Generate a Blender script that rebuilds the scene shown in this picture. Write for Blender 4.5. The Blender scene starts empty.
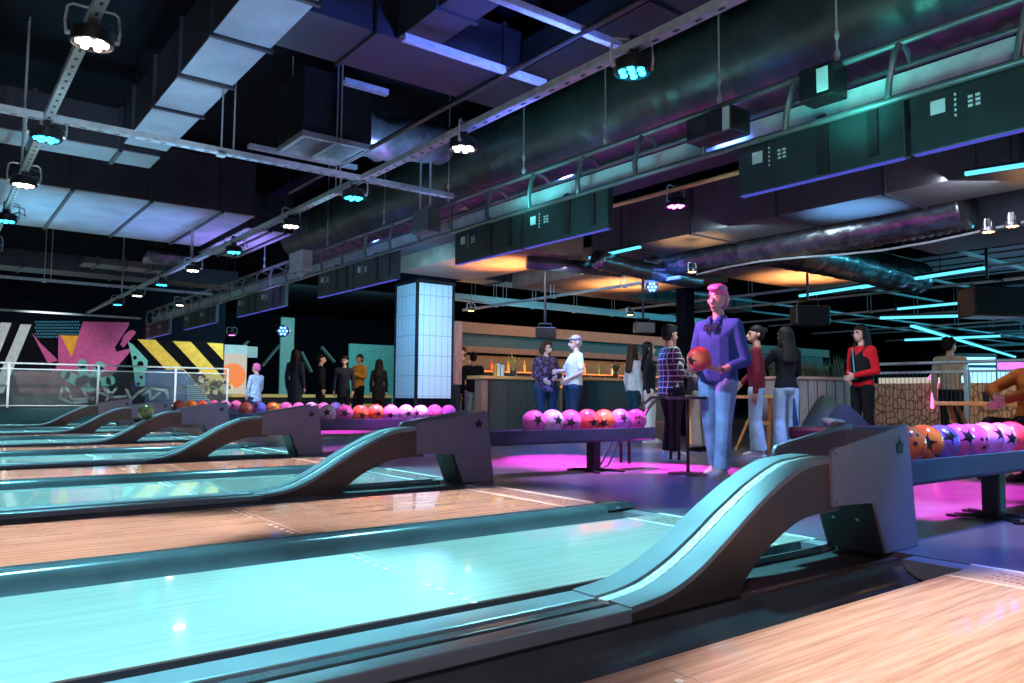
import bpy, bmesh, math, random
import numpy as np
from mathutils import Vector, Matrix
random.seed(7)
PI = math.pi
SC = bpy.context.scene
COL = SC.collection

# ------------------------------------------------------------------ camera
CF, CYAW, CPITCH, CROLL, CH = 768.35, .65194, .0717, .00763, .6961
cf = Vector((math.sin(CYAW)*math.cos(CPITCH), math.cos(CYAW)*math.cos(CPITCH), math.sin(CPITCH)))
cr0 = Vector((math.cos(CYAW), -math.sin(CYAW), 0)); cu0 = cr0.cross(cf)
cr = cr0*math.cos(CROLL)+cu0*math.sin(CROLL); cu = -cr0*math.sin(CROLL)+cu0*math.cos(CROLL)
cam_d = bpy.data.cameras.new('camera'); cam = bpy.data.objects.new('camera', cam_d); COL.objects.link(cam)
cam.matrix_world = Matrix(((cr.x, cu.x, -cf.x, 0), (cr.y, cu.y, -cf.y, 0), (cr.z, cu.z, -cf.z, CH), (0, 0, 0, 1)))
cam_d.sensor_width = 36; cam_d.lens = CF*36/1024; cam_d.clip_start = .05; cam_d.clip_end = 200
SC.camera = cam
def ray(u, v): return cf+cr*((u-512)/CF)-cu*((v-341.5)/CF)
def aty(u, v, y): d = ray(u, v); t = y/d.y; return Vector((d.x*t, y, CH+d.z*t))
def atx(u, v, x): d = ray(u, v); t = x/d.x; return Vector((x, d.y*t, CH+d.z*t))
def atz(u, v, z): d = ray(u, v); t = (z-CH)/d.z; return Vector((d.x*t, d.y*t, z))

# ------------------------------------------------------------------ materials
def _mat(name):
    m = bpy.data.materials.new(name); m.use_nodes = True
    nt = m.node_tree; nt.nodes.clear()
    out = nt.nodes.new('ShaderNodeOutputMaterial'); b = nt.nodes.new('ShaderNodeBsdfPrincipled')
    nt.links.new(b.outputs[0], out.inputs[0])
    return m, nt, b
def _noise(nt, scale, detail=3, stretch=(1, 1, 1), coord='Object'):
    tc = nt.nodes.new('ShaderNodeTexCoord'); mp = nt.nodes.new('ShaderNodeMapping')
    mp.inputs['Scale'].default_value = stretch
    n = nt.nodes.new('ShaderNodeTexNoise'); n.inputs['Scale'].default_value = scale; n.inputs['Detail'].default_value = detail
    nt.links.new(tc.outputs[coord], mp.inputs[0]); nt.links.new(mp.outputs[0], n.inputs['Vector'])
    return n
def _ramp(nt, fac, stops):
    r = nt.nodes.new('ShaderNodeValToRGB'); e = r.color_ramp.elements
    while len(e) < len(stops): e.new(.5)
    for i, (p, c) in enumerate(stops): e[i].position = p; e[i].color = (*c, 1)
    nt.links.new(fac, r.inputs[0]); return r
def mk(name, col, rough=.5, metal=0, var=.15, scale=8, bump=0, coat=0, stretch=(1, 1, 1), spec=.5):
    """plain surface with a little procedural mottling and optional bump"""
    m, nt, b = _mat(name)
    n = _noise(nt, scale, 4, stretch)
    lo = tuple(c*(1-var) for c in col); hi = tuple(min(1, c*(1+var)) for c in col)
    r = _ramp(nt, n.outputs[0], [(.3, lo), (.7, hi)])
    nt.links.new(r.outputs[0], b.inputs['Base Color'])
    b.inputs['Roughness'].default_value = rough; b.inputs['Metallic'].default_value = metal
    b.inputs['Coat Weight'].default_value = coat; b.inputs['Coat Roughness'].default_value = .1
    b.inputs['Specular IOR Level'].default_value = spec
    if bump:
        bp = nt.nodes.new('ShaderNodeBump'); bp.inputs['Strength'].default_value = bump; bp.inputs['Distance'].default_value = .01
        nt.links.new(n.outputs[0], bp.inputs['Height']); nt.links.new(bp.outputs[0], b.inputs['Normal'])
    return m
def emit(name, col, power):
    m, nt, b = _mat(name)
    b.inputs['Base Color'].default_value = (0, 0, 0, 1)
    b.inputs['Emission Color'].default_value = (*col, 1); b.inputs['Emission Strength'].default_value = power
    return m
def wood_lane(name, a, bcol, rough=.11):
    """boards 27 mm wide running along X with grain"""
    m, nt, b = _mat(name)
    tc = nt.nodes.new('ShaderNodeTexCoord'); sp = nt.nodes.new('ShaderNodeSeparateXYZ'); nt.links.new(tc.outputs['Object'], sp.inputs[0])
    dv = nt.nodes.new('ShaderNodeMath'); dv.operation = 'DIVIDE'; dv.inputs[1].default_value = .0272; nt.links.new(sp.outputs[1], dv.inputs[0])
    fl = nt.nodes.new('ShaderNodeMath'); fl.operation = 'FLOOR'; nt.links.new(dv.outputs[0], fl.inputs[0])
    wn = nt.nodes.new('ShaderNodeTexWhiteNoise'); wn.noise_dimensions = '1D'; nt.links.new(fl.outputs[0], wn.inputs['W'])
    n = _noise(nt, 9, 6, (.35, 7, 1))
    mx = nt.nodes.new('ShaderNodeMath'); mx.operation = 'MULTIPLY_ADD'; mx.inputs[1].default_value = .22; nt.links.new(wn.outputs[0], mx.inputs[0]); nt.links.new(n.outputs[0], mx.inputs[2])
    r = _ramp(nt, mx.outputs[0], [(.38, bcol), (.78, a)])
    nt.links.new(r.outputs[0], b.inputs['Base Color'])
    b.inputs['Roughness'].default_value = rough
    b.inputs['Coat Weight'].default_value = .5; b.inputs['Coat Roughness'].default_value = .035
    n2 = _noise(nt, 3, 3, (1, 3, 1))
    bp = nt.nodes.new('ShaderNodeBump'); bp.inputs['Strength'].default_value = .02; bp.inputs['Distance'].default_value = .01
    nt.links.new(n2.outputs[0], bp.inputs['Height']); nt.links.new(bp.outputs[0], b.inputs['Normal'])
    return m
def checks(name, base, line, scale=14):
    m, nt, b = _mat(name)
    tc = nt.nodes.new('ShaderNodeTexCoord'); sp = nt.nodes.new('ShaderNodeSeparateXYZ'); nt.links.new(tc.outputs['Object'], sp.inputs[0])
    outs = []
    for ax in (0, 2):
        a = nt.nodes.new('ShaderNodeMath'); a.operation = 'MULTIPLY'; a.inputs[1].default_value = scale; nt.links.new(sp.outputs[ax], a.inputs[0])
        f = nt.nodes.new('ShaderNodeMath'); f.operation = 'FRACT'; nt.links.new(a.outputs[0], f.inputs[0])
        l = nt.nodes.new('ShaderNodeMath'); l.operation = 'LESS_THAN'; l.inputs[1].default_value = .16; nt.links.new(f.outputs[0], l.inputs[0])
        outs.append(l)
    mx = nt.nodes.new('ShaderNodeMath'); mx.operation = 'MAXIMUM'; nt.links.new(outs[0].outputs[0], mx.inputs[0]); nt.links.new(outs[1].outputs[0], mx.inputs[1])
    r = _ramp(nt, mx.outputs[0], [(.3, base), (.7, line)]); nt.links.new(r.outputs[0], b.inputs['Base Color'])
    b.inputs['Roughness'].default_value = .9
    return m
def patches(name, base, spot, scale=18, thr=.35):
    m, nt, b = _mat(name)
    n = _noise(nt, scale, 3); r = _ramp(nt, n.outputs[0], [(.5, base), (.62, spot)])
    nt.links.new(r.outputs[0], b.inputs['Base Color']); b.inputs['Roughness'].default_value = .85
    return m
def glassy(name, tint, milk=.12, gloss=.12):
    m = bpy.data.materials.new(name); m.use_nodes = True; nt = m.node_tree; nt.nodes.clear()
    out = nt.nodes.new('ShaderNodeOutputMaterial')
    t = nt.nodes.new('ShaderNodeBsdfTransparent'); t.inputs[0].default_value = (*tint, 1)
    d = nt.nodes.new('ShaderNodeBsdfDiffuse'); d.inputs[0].default_value = (.75, .85, .85, 1)
    g = nt.nodes.new('ShaderNodeBsdfGlossy'); g.inputs['Roughness'].default_value = .05
    n = _noise(nt, 3, 4); ml = nt.nodes.new('ShaderNodeMath'); ml.operation = 'MULTIPLY'; ml.inputs[1].default_value = milk*2; nt.links.new(n.outputs[0], ml.inputs[0])
    a = nt.nodes.new('ShaderNodeMixShader'); nt.links.new(ml.outputs[0], a.inputs[0]); nt.links.new(t.outputs[0], a.inputs[1]); nt.links.new(d.outputs[0], a.inputs[2])
    c = nt.nodes.new('ShaderNodeMixShader'); c.inputs[0].default_value = gloss; nt.links.new(a.outputs[0], c.inputs[1]); nt.links.new(g.outputs[0], c.inputs[2])
    nt.links.new(c.outputs[0], out.inputs[0]); return m

# ------------------------------------------------------------------ mesh collector
class MB:
    def __init__(s): s.v = []; s.f = []
    def add(s, vs, fs):
        o = len(s.v); s.v += [tuple(v) for v in vs]; s.f += [tuple(i+o for i in f) for f in fs]; return s
    def box(s, x0, x1, y0, y1, z0, z1):
        vs = [(x, y, z) for x in (x0, x1) for y in (y0, y1) for z in (z0, z1)]
        return s.add(vs, [(0, 1, 3, 2), (4, 6, 7, 5), (0, 4, 5, 1), (2, 3, 7, 6), (0, 2, 6, 4), (1, 5, 7, 3)])
    def obox(s, c, size, M=None):
        hx, hy, hz = (q/2 for q in size); M = M or Matrix.Identity(3); c = Vector(c)
        vs = [c+M@Vector((x, y, z)) for x in (-hx, hx) for y in (-hy, hy) for z in (-hz, hz)]
        return s.add(vs, [(0, 1, 3, 2), (4, 6, 7, 5), (0, 4, 5, 1), (2, 3, 7, 6), (0, 2, 6, 4), (1, 5, 7, 3)])
    def bar(s, p, q, w, h=None, up=(0, 0, 1)):
        """rectangular bar from p to q"""
        h = h or w; p = Vector(p); q = Vector(q); d = (q-p).normalized(); up = Vector(up)
        if abs(d.dot(up)) > .98: up = Vector((1, 0, 0))
        a = d.cross(up).normalized()*(w/2); b = a.cross(d).normalized()*(h/2)
        vs = [p-a-b, p+a-b, p+a+b, p-a+b, q-a-b, q+a-b, q+a+b, q-a+b]
        return s.add(vs, [(3, 2, 1, 0), (4, 5, 6, 7), (0, 1, 5, 4), (1, 2, 6, 5), (2, 3, 7, 6), (3, 0, 4, 7)])
    def tube(s, pts, r, n=10, cap=True):
        pts = [Vector(p) for p in pts]; rs = r if isinstance(r, (list, tuple)) else [r]*len(pts)
        ref = None; rings = []
        for i, p in enumerate(pts):
            d = (pts[min(i+1, len(pts)-1)]-pts[max(i-1, 0)]).normalized()
            if ref is None:
                ref = Vector((0, 0, 1)) if abs(d.z) < .9 else Vector((1, 0, 0))
            a = (ref-d*ref.dot(d)).normalized(); b = d.cross(a); ref = a
            rings.append([p+(a*math.cos(2*PI*k/n)+b*math.sin(2*PI*k/n))*rs[i] for k in range(n)])
        vs = [v for R in rings for v in R]; fs = []
        for i in range(len(rings)-1):
            for k in range(n): fs.append((i*n+k, i*n+(k+1) % n, (i+1)*n+(k+1) % n, (i+1)*n+k))
        if cap: fs += [tuple(range(n-1, -1, -1)), tuple((len(rings)-1)*n+k for k in range(n))]
        return s.add(vs, fs)
    def lathe(s, prof, c=(0, 0, 0), n=20, M=None):
        """profile of (r, z) about z"""
        c = Vector(c); M = M or Matrix.Identity(3); vs = []; fs = []
        for r, z in prof:
            for k in range(n): vs.append(c+M@Vector((r*math.cos(2*PI*k/n), r*math.sin(2*PI*k/n), z)))
        for i in range(len(prof)-1):
            for k in range(n): fs.append((i*n+k, i*n+(k+1) % n, (i+1)*n+(k+1) % n, (i+1)*n+k))
        fs += [tuple(range(n-1, -1, -1)), tuple((len(prof)-1)*n+k for k in range(n))]
        return s.add(vs, fs)
    def prism(s, poly, f0, f1):
        """poly: list of 2D; f0,f1 map (a,b) to the two end points"""
        n = len(poly); vs = [f0(*p) for p in poly]+[f1(*p) for p in poly]
        fs = [tuple(range(n-1, -1, -1)), tuple(range(n, 2*n))]+[(i, (i+1) % n, n+(i+1) % n, n+i) for i in range(n)]
        return s.add(vs, fs)
    def xz(s, poly, y0, y1): return s.prism(poly, lambda a, b: (a, y0, b), lambda a, b: (a, y1, b))
    def yz(s, poly, x0, x1): return s.prism(poly, lambda a, b: (x0, a, b), lambda a, b: (x1, a, b))
    def xy(s, poly, z0, z1): return s.prism(poly, lambda a, b: (a, b, z0), lambda a, b: (a, b, z1))
    def ball(s, c, r, n=16, m=10):
        rx, ry, rz = r if isinstance(r, (tuple, list)) else (r, r, r); c = Vector(c)
        vs = [c+Vector((0, 0, -rz))]; fs = []
        for i in range(1, m):
            t = -PI/2+PI*i/m
            for k in range(n): vs.append(c+Vector((rx*math.cos(t)*math.cos(2*PI*k/n), ry*math.cos(t)*math.sin(2*PI*k/n), rz*math.sin(t))))
        vs.append(c+Vector((0, 0, rz)))
        for k in range(n): fs.append((0, 1+(k+1) % n, 1+k)); fs.append((len(vs)-1, 1+(m-2)*n+k, 1+(m-2)*n+(k+1) % n))
        for i in range(m-2):
            for k in range(n): fs.append((1+i*n+k, 1+i*n+(k+1) % n, 1+(i+1)*n+(k+1) % n, 1+(i+1)*n+k))
        return s.add(vs, fs)
    def grid(s, P):
        """P[i][j] points -> open surface"""
        n = len(P[0]); vs = [p for R in P for p in R]
        return s.add(vs, [(i*n+j, i*n+j+1, (i+1)*n+j+1, (i+1)*n+j) for i in range(len(P)-1) for j in range(n-1)])
    def build(s, name, mat, parent=None, smooth=False, bevel=0, loc=None, ang=40, solid=0):
        me = bpy.data.meshes.new(name); me.from_pydata(s.v, [], s.f); me.update()
        bm = bmesh.new(); bm.from_mesh(me); bmesh.ops.recalc_face_normals(bm, faces=bm.faces); bm.to_mesh(me); bm.free()
        me.materials.append(mat)
        if smooth:
            for p in me.polygons: p.use_smooth = True
            try: me.set_sharp_from_angle(angle=math.radians(ang))
            except Exception: pass
        o = bpy.data.objects.new(name, me); COL.objects.link(o)
        if parent: o.parent = parent
        if loc is not None: o.location = loc
        if solid:
            w = o.modifiers.new('thickness', 'SOLIDIFY'); w.thickness = solid; w.offset = 0
        if bevel:
            w = o.modifiers.new('edge', 'BEVEL'); w.width = bevel; w.segments = 2; w.limit_method = 'ANGLE'; w.angle_limit = math.radians(50)
        return o
def empty(name, loc=(0, 0, 0), rz=0):
    o = bpy.data.objects.new(name, None); COL.objects.link(o); o.location = loc; o.rotation_euler = (0, 0, rz); o.empty_display_size = .1; return o
def tag(o, label, cat, group=None, kind=None):
    o['label'] = label; o['category'] = cat
    if group: o['group'] = group
    if kind: o['kind'] = kind
    return o
def struct(o, label=None):
    o['kind'] = 'structure'
    if label: o['label'] = label
    return o
def copy_tree(o, parent=None):
    """copy of a thing with copies of its parts and sub-parts (shared meshes)"""
    c = o.copy(); COL.objects.link(c)
    if parent: c.parent = parent
    for ch in list(o.children): copy_tree(ch, c)
    return c
NTH = ['nearest', 'second', 'third', 'fourth', 'fifth', 'sixth', 'seventh', 'eighth', 'ninth', 'tenth', 'eleventh', 'twelfth']
# ------------------------------------------------------------------ shared materials
M = {}
M['deck'] = mk('approach_floor', (.13, .115, .15), .3, 0, .2, 5, coat=.3)
M['pit'] = mk('pit_floor', (.02, .022, .026), .7)
M['lane_wood'] = wood_lane('lane_boards', (.80, .56, .42), (.52, .33, .23))
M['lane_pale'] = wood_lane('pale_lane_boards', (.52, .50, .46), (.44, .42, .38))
M['gutter'] = mk('gutter_plastic', (.07, .08, .095), .13, 0, .2, 4, coat=.6)
M['cap'] = mk('divider_capping', (.10, .12, .14), .18, .3, .1, 6)
M['foul'] = mk('foul_band', (.50, .38, .34), .3)
M['white_line'] = mk('white_line', (.85, .82, .80), .4)
M['print'] = mk('printed_pattern', (.30, .16, .16), .4)
M['dot'] = mk('inlaid_dot', (.95, .95, .93), .3)
M['ramp_dark'] = mk('ramp_side_panel', (.085, .062, .055), .42, .2, .1, 5)
M['ramp_band'] = mk('ramp_top_band', (.29, .335, .38), .30, .3, .1, 5)
M['strip'] = mk('clear_sparkle_strip', (.85, .88, .9), .25, .1, .45, 60, bump=.5)
M['hood'] = mk('hood_panel', (.22, .21, .27), .42, .2, .08, 5)
M['hood_in'] = mk('hood_inner', (.02, .022, .025), .5)
M['black'] = mk('black_plastic', (.012, .012, .014), .4)
M['black_metal'] = mk('black_metal', (.02, .021, .024), .35, .5)
M['rack'] = mk('rack_beam', (.05, .07, .12), .35, .2)
M['bolt'] = mk('bright_bolt', (.7, .75, .75), .2, .9)
M['chrome'] = mk('chrome', (.75, .78, .8), .15, 1)
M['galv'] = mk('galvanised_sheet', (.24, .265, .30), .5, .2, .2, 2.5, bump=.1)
M['galv_dk'] = mk('shaded_duct_sheet', (.022, .026, .04), .5, .3, .25, 2, bump=.1)
M['strut'] = mk('slotted_strut_steel', (.42, .48, .50), .4, .4, .2, 20)
M['foil'] = mk('crumpled_foil', (.12, .125, .14), .25, .85, .5, 7, bump=1.0)
M['foil_lit'] = mk('lit_crumpled_foil', (.50, .53, .6), .28, .8, .35, 9, bump=1.0)  # lighter copy of the foil, standing in for stronger light on it
M['fabric_duct'] = mk('black_duct_skin', (.03, .045, .045), .35, .2, .3, 6, bump=.8)
M['truss'] = mk('painted_truss', (.10, .125, .13), .35, .3)
M['truss_tray'] = mk('grey_tray', (.55, .64, .65), .5, .1)
M['monitor'] = mk('monitor_back', (.018, .032, .033), .38, .1)
M['label'] = mk('pale_label', (.6, .75, .72), .5)
M['ceil'] = mk('black_deck', (.006, .007, .009), .9, spec=0)
M['wall'] = mk('dark_wall', (.004, .006, .010), .9, spec=0)
M['oak'] = mk('bar_oak', (.27, .14, .085), .5, 0, .3, 6, stretch=(6, 6, .6))
M['walnut'] = mk('bar_walnut', (.05, .034, .028), .5, 0, .35, 6, stretch=(6, 6, .5))
M['orange_wood'] = mk('orange_timber', (.75, .33, .10), .5, 0, .2, 8, stretch=(1, 8, 8))
M['concrete'] = mk('warm_soffit', (.18, .12, .085), .7, 0, .3, 3)
M['tile'] = mk('white_tile', (.70, .78, .80), .15, 0, .06, 6, coat=.3)
M['glass'] = glassy('balustrade_glass', (.80, .88, .88), .055, .10)
M['pane'] = glassy('barrier_mesh', (.9, .9, .9), .02, .02)
M['leafy'] = mk('dry_plant', (.12, .13, .06), .8)
M['orange_cloth'] = mk('orange_cloth', (.75, .22, .05), .9)

# ------------------------------------------------------------------ bowling area
PITCH = 3.438
NP = 6
XF, XB, XL = 3.27, 3.58, -7.0          # lane end, approach edge, far end of the built lanes
fl = MB()
fl.box(XB, 46, -24, 30, -.2, 0)
struct(fl.build('floor', M['deck']), 'dark glossy floor of the bowlers approach')
pf = MB(); pf.box(XL, XB, -3.5, 20.5, -.2, -.13)
struct(pf.build('floor_pit', M['pit']), 'sunken black floor under the gutters')

def gutter_mb(y0, y1, x0, x1, depth=.085):
    """half-round trough with a wall thickness"""
    mb = MB(); n = 14; yc = (y0+y1)/2; r = (y1-y0)/2
    prof = [(yc-r*math.cos(PI*i/n), -depth*math.sin(PI*i/n)-.004) for i in range(n+1)]
    prof += [(yc+(r+.006)*math.cos(PI*i/n), -(depth+.008)*math.sin(PI*i/n)-.006) for i in range(n+1)]
    mb.yz(prof, x0, x1); return mb

LANE_DESC = []
def lane(idx, y0, y1, wood, gy):
    """idx counts from the camera; y0..y1 edges; gy list of gutters"""
    yc = (y0+y1)/2; root = empty('bowling_lane', (0, yc, 0))
    tone = 'peach wood' if wood else 'cyan lit'
    if idx == 0: lab = 'warm wood bowling lane at the bottom right, in front of the nearest ball return'
    elif idx == 1: lab = 'broad cyan lit bowling lane just behind the nearest ball return'
    elif idx == 2: lab = 'peach wood bowling lane between the broad cyan lane and the second ball return'
    else: lab = '%s bowling lane directly %s the %s ball return from the camera' % (tone, 'in front of' if wood else 'behind', NTH[idx//2])
    tag(root, lab, 'bowling lane', 'bowling lanes')
    w = (y1-y0)/2
    mb = MB(); mb.box(XL, XF, -w, w, -.12, 0); mb.build('lane_surface', M['lane_wood'] if wood else M['lane_pale'], root)
    mb = MB(); mb.box(XF, XB-.03, -w, w, -.12, 0); fb = mb.build('foul_band', M['foul'] if wood else M['lane_pale'], root)
    mb = MB(); mb.box(XF, XF+.018, -w, w, 0, .0015); mb.build('white_line', M['white_line'], fb)
    mb = MB(); mb.box(XB-.03, XB, -w-.02, w+.02, -.12, .003); mb.build('edge_strip', M['white_line'], fb)
    # printed pattern: a run of small rectangles and diamonds
    mb = MB(); rr = random.Random(idx); y = -w+.12
    while y < w-.12:
        L = rr.uniform(.006, .016)
        for x0 in (XF+.07, XF+.13, XF+.19): mb.box(x0+rr.uniform(0, .015), x0+rr.uniform(.03, .048), y, y+L, 0, .0012)
        y += L+rr.uniform(.006, .014)
    mb.build('printed_pattern', M['print'], fb)
    mb = MB(); B = 1.0617/39; c2 = (2.652-(2.19+3.18)/2) if not wood else 0
    for b in (3, 5, 8, 11, 14):
        for sgn in (-1, 1):
            yy = c2+sgn*(.5308-(b-.5)*B)
            if wood: yy = (.832-.865)+sgn*(.5308-(b-.5)*B)
            mb.lathe([(.0125, .0005), (.012, .0016)], (1.515, yy, 0), 10)
    mb.build('guide_dots', M['dot'], root)
    mb = MB(); cw = w-.03; mb.box(1.555, 1.562, -cw, cw, 0, .0008); mb.build('joint_line', M['foul'], root)
    for a, b in gy:
        g = gutter_mb(a-yc, b-yc, XL, XB-.12); gg = g.build('gutter', M['gutter'], root, smooth=True)
        e = MB(); e.yz([(a-yc, -.004)]+[((a+b)/2-yc-(b-a)/2*math.cos(PI*i/10), -.08*math.sin(PI*i/10)-.004) for i in range(1, 10)]+[(b-yc, -.004)], XB-.12, XB-.005)
        e.build('gutter_end', M['ramp_band'], gg)
k_ = 0
for k in range(NP):
    o = k*PITCH
    lane(2*k, .30+o, 1.43+o, True, [(.085+o, .295+o), (1.435+o, 1.69+o)])
    lane(2*k+1, 2.19+o, 3.18+o, False, [(3.185+o, 3.40+o), (2.075+o, 2.185+o)])

# dividers between the pairs
DV = [(-.055, -.05), (-.06, .012), (-.05, .034), (-.03, .046), (.03, .046), (.05, .034), (.06, .012), (.055, -.05)]
def divider(yc, label):
    root = empty('lane_divider', (0, yc, 0)); tag(root, label, 'lane divider', 'lane dividers')
    MB().yz([(a, b) for a, b in DV], XL, 3.34).build('capping', M['cap'], root, smooth=True)
    MB().yz([(-.045, -.13), (-.045, .0), (.045, .0), (.045, -.13)], XL, 3.30).build('plinth', M['gutter'], root)
    e = MB(); e.xz([(3.335, .004), (3.335, .050), (3.42, .058), (3.52, .050), (3.60, .030), (3.60, .008)], -.058, .058)
    ec = e.build('end_cap', M['cap'], root, bevel=.008)
    MB().box(3.40, 3.44, -.062, -.056, .012, .03).build('clip', M['bolt'], ec)
for k in range(-1, NP):
    y = 3.46+k*PITCH
    if k == -1: continue
    lab = ['long cyan rimmed divider running behind the broad cyan lane', 'low divider bar behind the second cyan lane, seen under the second ball return ramp',
           'low divider bar between the third and fourth ball returns', 'low divider bar between the fourth and fifth ball returns',
           'low divider bar between the fifth and sixth ball returns', 'low divider bar behind the sixth ball return, along the glass fence'][k]
    divider(y, lab)

# ------------------------------------------------------------------ ball return
def interp(x, T):
    for (a, b), (c, d) in zip(T, T[1:]):
        if a <= x <= c: return b+(d-b)*(x-a)/(c-a)
    return T[-1][1] if x > T[-1][0] else T[0][1]
def catmull(T, n):
    out = []
    for i in range(len(T)-1):
        p0 = T[max(i-1, 0)]; p1 = T[i]; p2 = T[i+1]; p3 = T[min(i+2, len(T)-1)]
        for j in range(n):
            t = j/n
            out.append(tuple(.5*((2*p1[q])+(-p0[q]+p2[q])*t+(2*p0[q]-5*p1[q]+4*p2[q]-p3[q])*t*t+(-p0[q]+3*p1[q]-3*p2[q]+p3[q])*t**3) for q in (0, 1)))
    out.append(T[-1]); return out
TOP = catmull([(1.86, .014), (2.04, .036), (2.195, .090), (2.343, .168), (2.50, .260), (2.678, .352), (2.861, .422), (3.00, .440), (3.13, .446)], 6)
BOT = catmull([(2.44, -.02), (2.48, .040), (2.592, .120), (2.751, .192), (2.897, .228), (3.13, .236)], 5)
NY0, NY1 = -.14, .14      # near and far side, about the return's middle at Y = 1.93
def yfar(x): 
    t = min(1, max(0, (x-2.1)/.9)); return NY1-.06*t
BR = empty('ball_return', (0, 1.93, 0))
pr = [(x, z) for x, z in TOP]+[(x, z) for x, z in reversed(BOT)]+[(1.86, -.02)]
mb = MB(); n_ = len(pr)
mb.add([(x, NY0, z-.012) for x, z in pr]+[(x, yfar(x), z-.012) for x, z in pr],
       [tuple(range(n_-1, -1, -1)), tuple(range(n_, 2*n_))]+[(i, (i+1) % n_, n_+(i+1) % n_, n_+i) for i in range(n_)])
mb.build('ramp', M['ramp_dark'], BR)
def band(name, f0, f1, mat, dz=0, th=.014, bev=.003):
    mb = MB(); P = []
    for x, z in TOP:
        w = yfar(x)-NY0; a = NY0+w*f0; b = NY0+w*f1
        P.append([(x, a, z-th+dz), (x, a, z+dz), (x, b, z+dz), (x, b, z-th+dz), (x, a, z-th+dz)])
    mb.grid(P); nn = len(P); 
    base = len(mb.v)-nn*5
    mb.f.append((base+3, base+2, base+1, base)); e = base+(nn-1)*5; mb.f.append((e, e+1, e+2, e+3))
    return mb.build(name, mat, BR, smooth=True, ang=50)
band('ramp_band', -.01, .36, M['ramp_band'], .004, .022)
band('ramp_band', .60, 1.01, M['ramp_band'], .004, .022)
band('sparkle_strip', .40, .545, M['strip'], -.001)
# flat track covers on the lane side
for a, b in ((-.155, -.083), (.02, .14)):
    c = MB(); c.box(XL, 1.855, a, b, -.03, .016); c.build('track_cover', M['ramp_band'], BR, bevel=.006)
c = MB(); c.box(XL, 1.855, -.04, .008, -.03, .008); c.build('ball_track', M['cap'], BR, bevel=.004)
c = MB(); c.box(XL, 1.86, -.15, .135, -.12, -.012); c.build('track_base', M['hood_in'], BR)
c = MB(); c.box(2.40, 3.5, -.205, -.170, -.12, -.012); fr = c.build('floor_rail', mk('brown_rail', (.10, .07, .06), .35), BR)
c = MB()
for i in range(7): c.lathe([(.006, -.012), (.004, -.009)], (2.45+.16*i, -.188, 0), 8)
c.build('rivets', M['bolt'], fr)
c = MB(); c.box(1.80, XB, -.165, .145, -.12, -.04); c.build('floor_pan', M['pit'], BR)
# hood: two side plates, rear shell, slanted front panel of the leg
HP = [(3.06, .245), (3.058, .455), (3.066, .474), (3.085, .487), (3.69, .578), (3.715, .578), (3.73, .565), (3.80, .0), (3.50, .0), (3.40, .235)]
for i, (a, b) in enumerate(((-.155, -.137), (.122, .14))):
    c = MB(); c.xz(HP, a, b); sp_ = c.build('side_panel', M['hood'], BR, bevel=.004)
    if i == 0:
        cx, cz, q = 3.64, .478, .060
        crown = [(-.40, -.55), (.40, -.55), (.55, .25), (.30, .02), (.22, .45), (.08, .1), (0, .75), (-.08, .1), (-.22, .45), (-.30, .02), (-.55, .25)]
        d = MB(); d.xz([(cx+p*q, cz+r*q) for p, r in crown], a-.003, a+.002); d.build('crown_emblem', M['black'], sp_)
        d = MB()
        for (bx, bz) in ((3.085, .465), (3.08, .262)): d.tube([(bx, a-.004, bz), (bx, a, bz)], .006, 10)
        d.build('screws', M['bolt'], sp_)
c = MB(); c.xz([(3.66, .545), (3.71, .545), (3.775, .01), (3.70, .01)], -.137, .122); c.build('rear_shell', M['hood'], BR)
c = MB(); c.xz([(3.12, .34), (3.68, .44), (3.68, .40), (3.12, .30)], -.137, .122); c.build('ball_chute', M['hood_in'], BR)
c = MB(); c.xz([(3.385, .245), (3.405, .245), (3.505, .0), (3.485, .0)], -.136, .121); fp = c.build('leg_panel', M['hood_in'], BR)
d = MB(); nrm = Vector((-.93, 0, -.38))
for y in (-.06, .055): p = Vector((3.43, y, .15)); d.tube([p, p+nrm*.012], .008, 10)
d.build('bolts', M['bolt'], fp)
# rack: long shallow trough on a post with a spread foot
RK = catmull([(-.115, .300), (-.14, .330), (-.14, .398)], 3)
side = [(-.14, .405), (-.125, .405), (-.118, .375), (-.05, .345), (.05, .345), (.118, .375), (.125, .405), (.14, .405), (.14, .30), (.115, .278), (-.115, .278), (-.14, .30)]
c = MB(); c.yz(side, 3.74, 5.60)
c.build('rack_trough', M['rack'], BR, bevel=.004)
c = MB(); P = [[(x, y*w, z+dz) for y, z in side] for x, w, dz in ((5.60, 1, 0), (5.72, 1, 0), (5.82, .86, .0), (5.86, .6, 0))]
P = [R+[R[0]] for R in P]; c.grid(P); m_ = len(side)+1; e = 3*m_; c.f.append(tuple(e+i for i in range(m_-1)))
c.build('rack_end', M['rack'], BR, smooth=True)
c = MB(); c.xy([(5.03, -.05), (5.13, -.05), (5.13, .05), (5.03, .05)], .012, .28); c.build('rack_post', M['black_metal'], BR, bevel=.01)
c = MB()
for sy in (-1, 1):
    c.tube([(5.08, 0, .018), (5.08+.10, sy*.10, .014), (5.08+.15, sy*.2, .012)], .012, 8)
    c.tube([(5.08, 0, .018), (5.08-.08, sy*.10, .014), (5.08-.12, sy*.17, .012)], .012, 8)
    c.lathe([(.035, 0), (.035, .012), (.02, .016)], (5.08+.16, sy*.21, 0), 12); c.lathe([(.035, 0), (.035, .012), (.02, .016)], (5.08-.13, sy*.18, 0), 12)
c.box(5.0, 5.16, -.07, .07, 0, .014)
c.build('rack_foot', M['black_metal'], BR)
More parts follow.
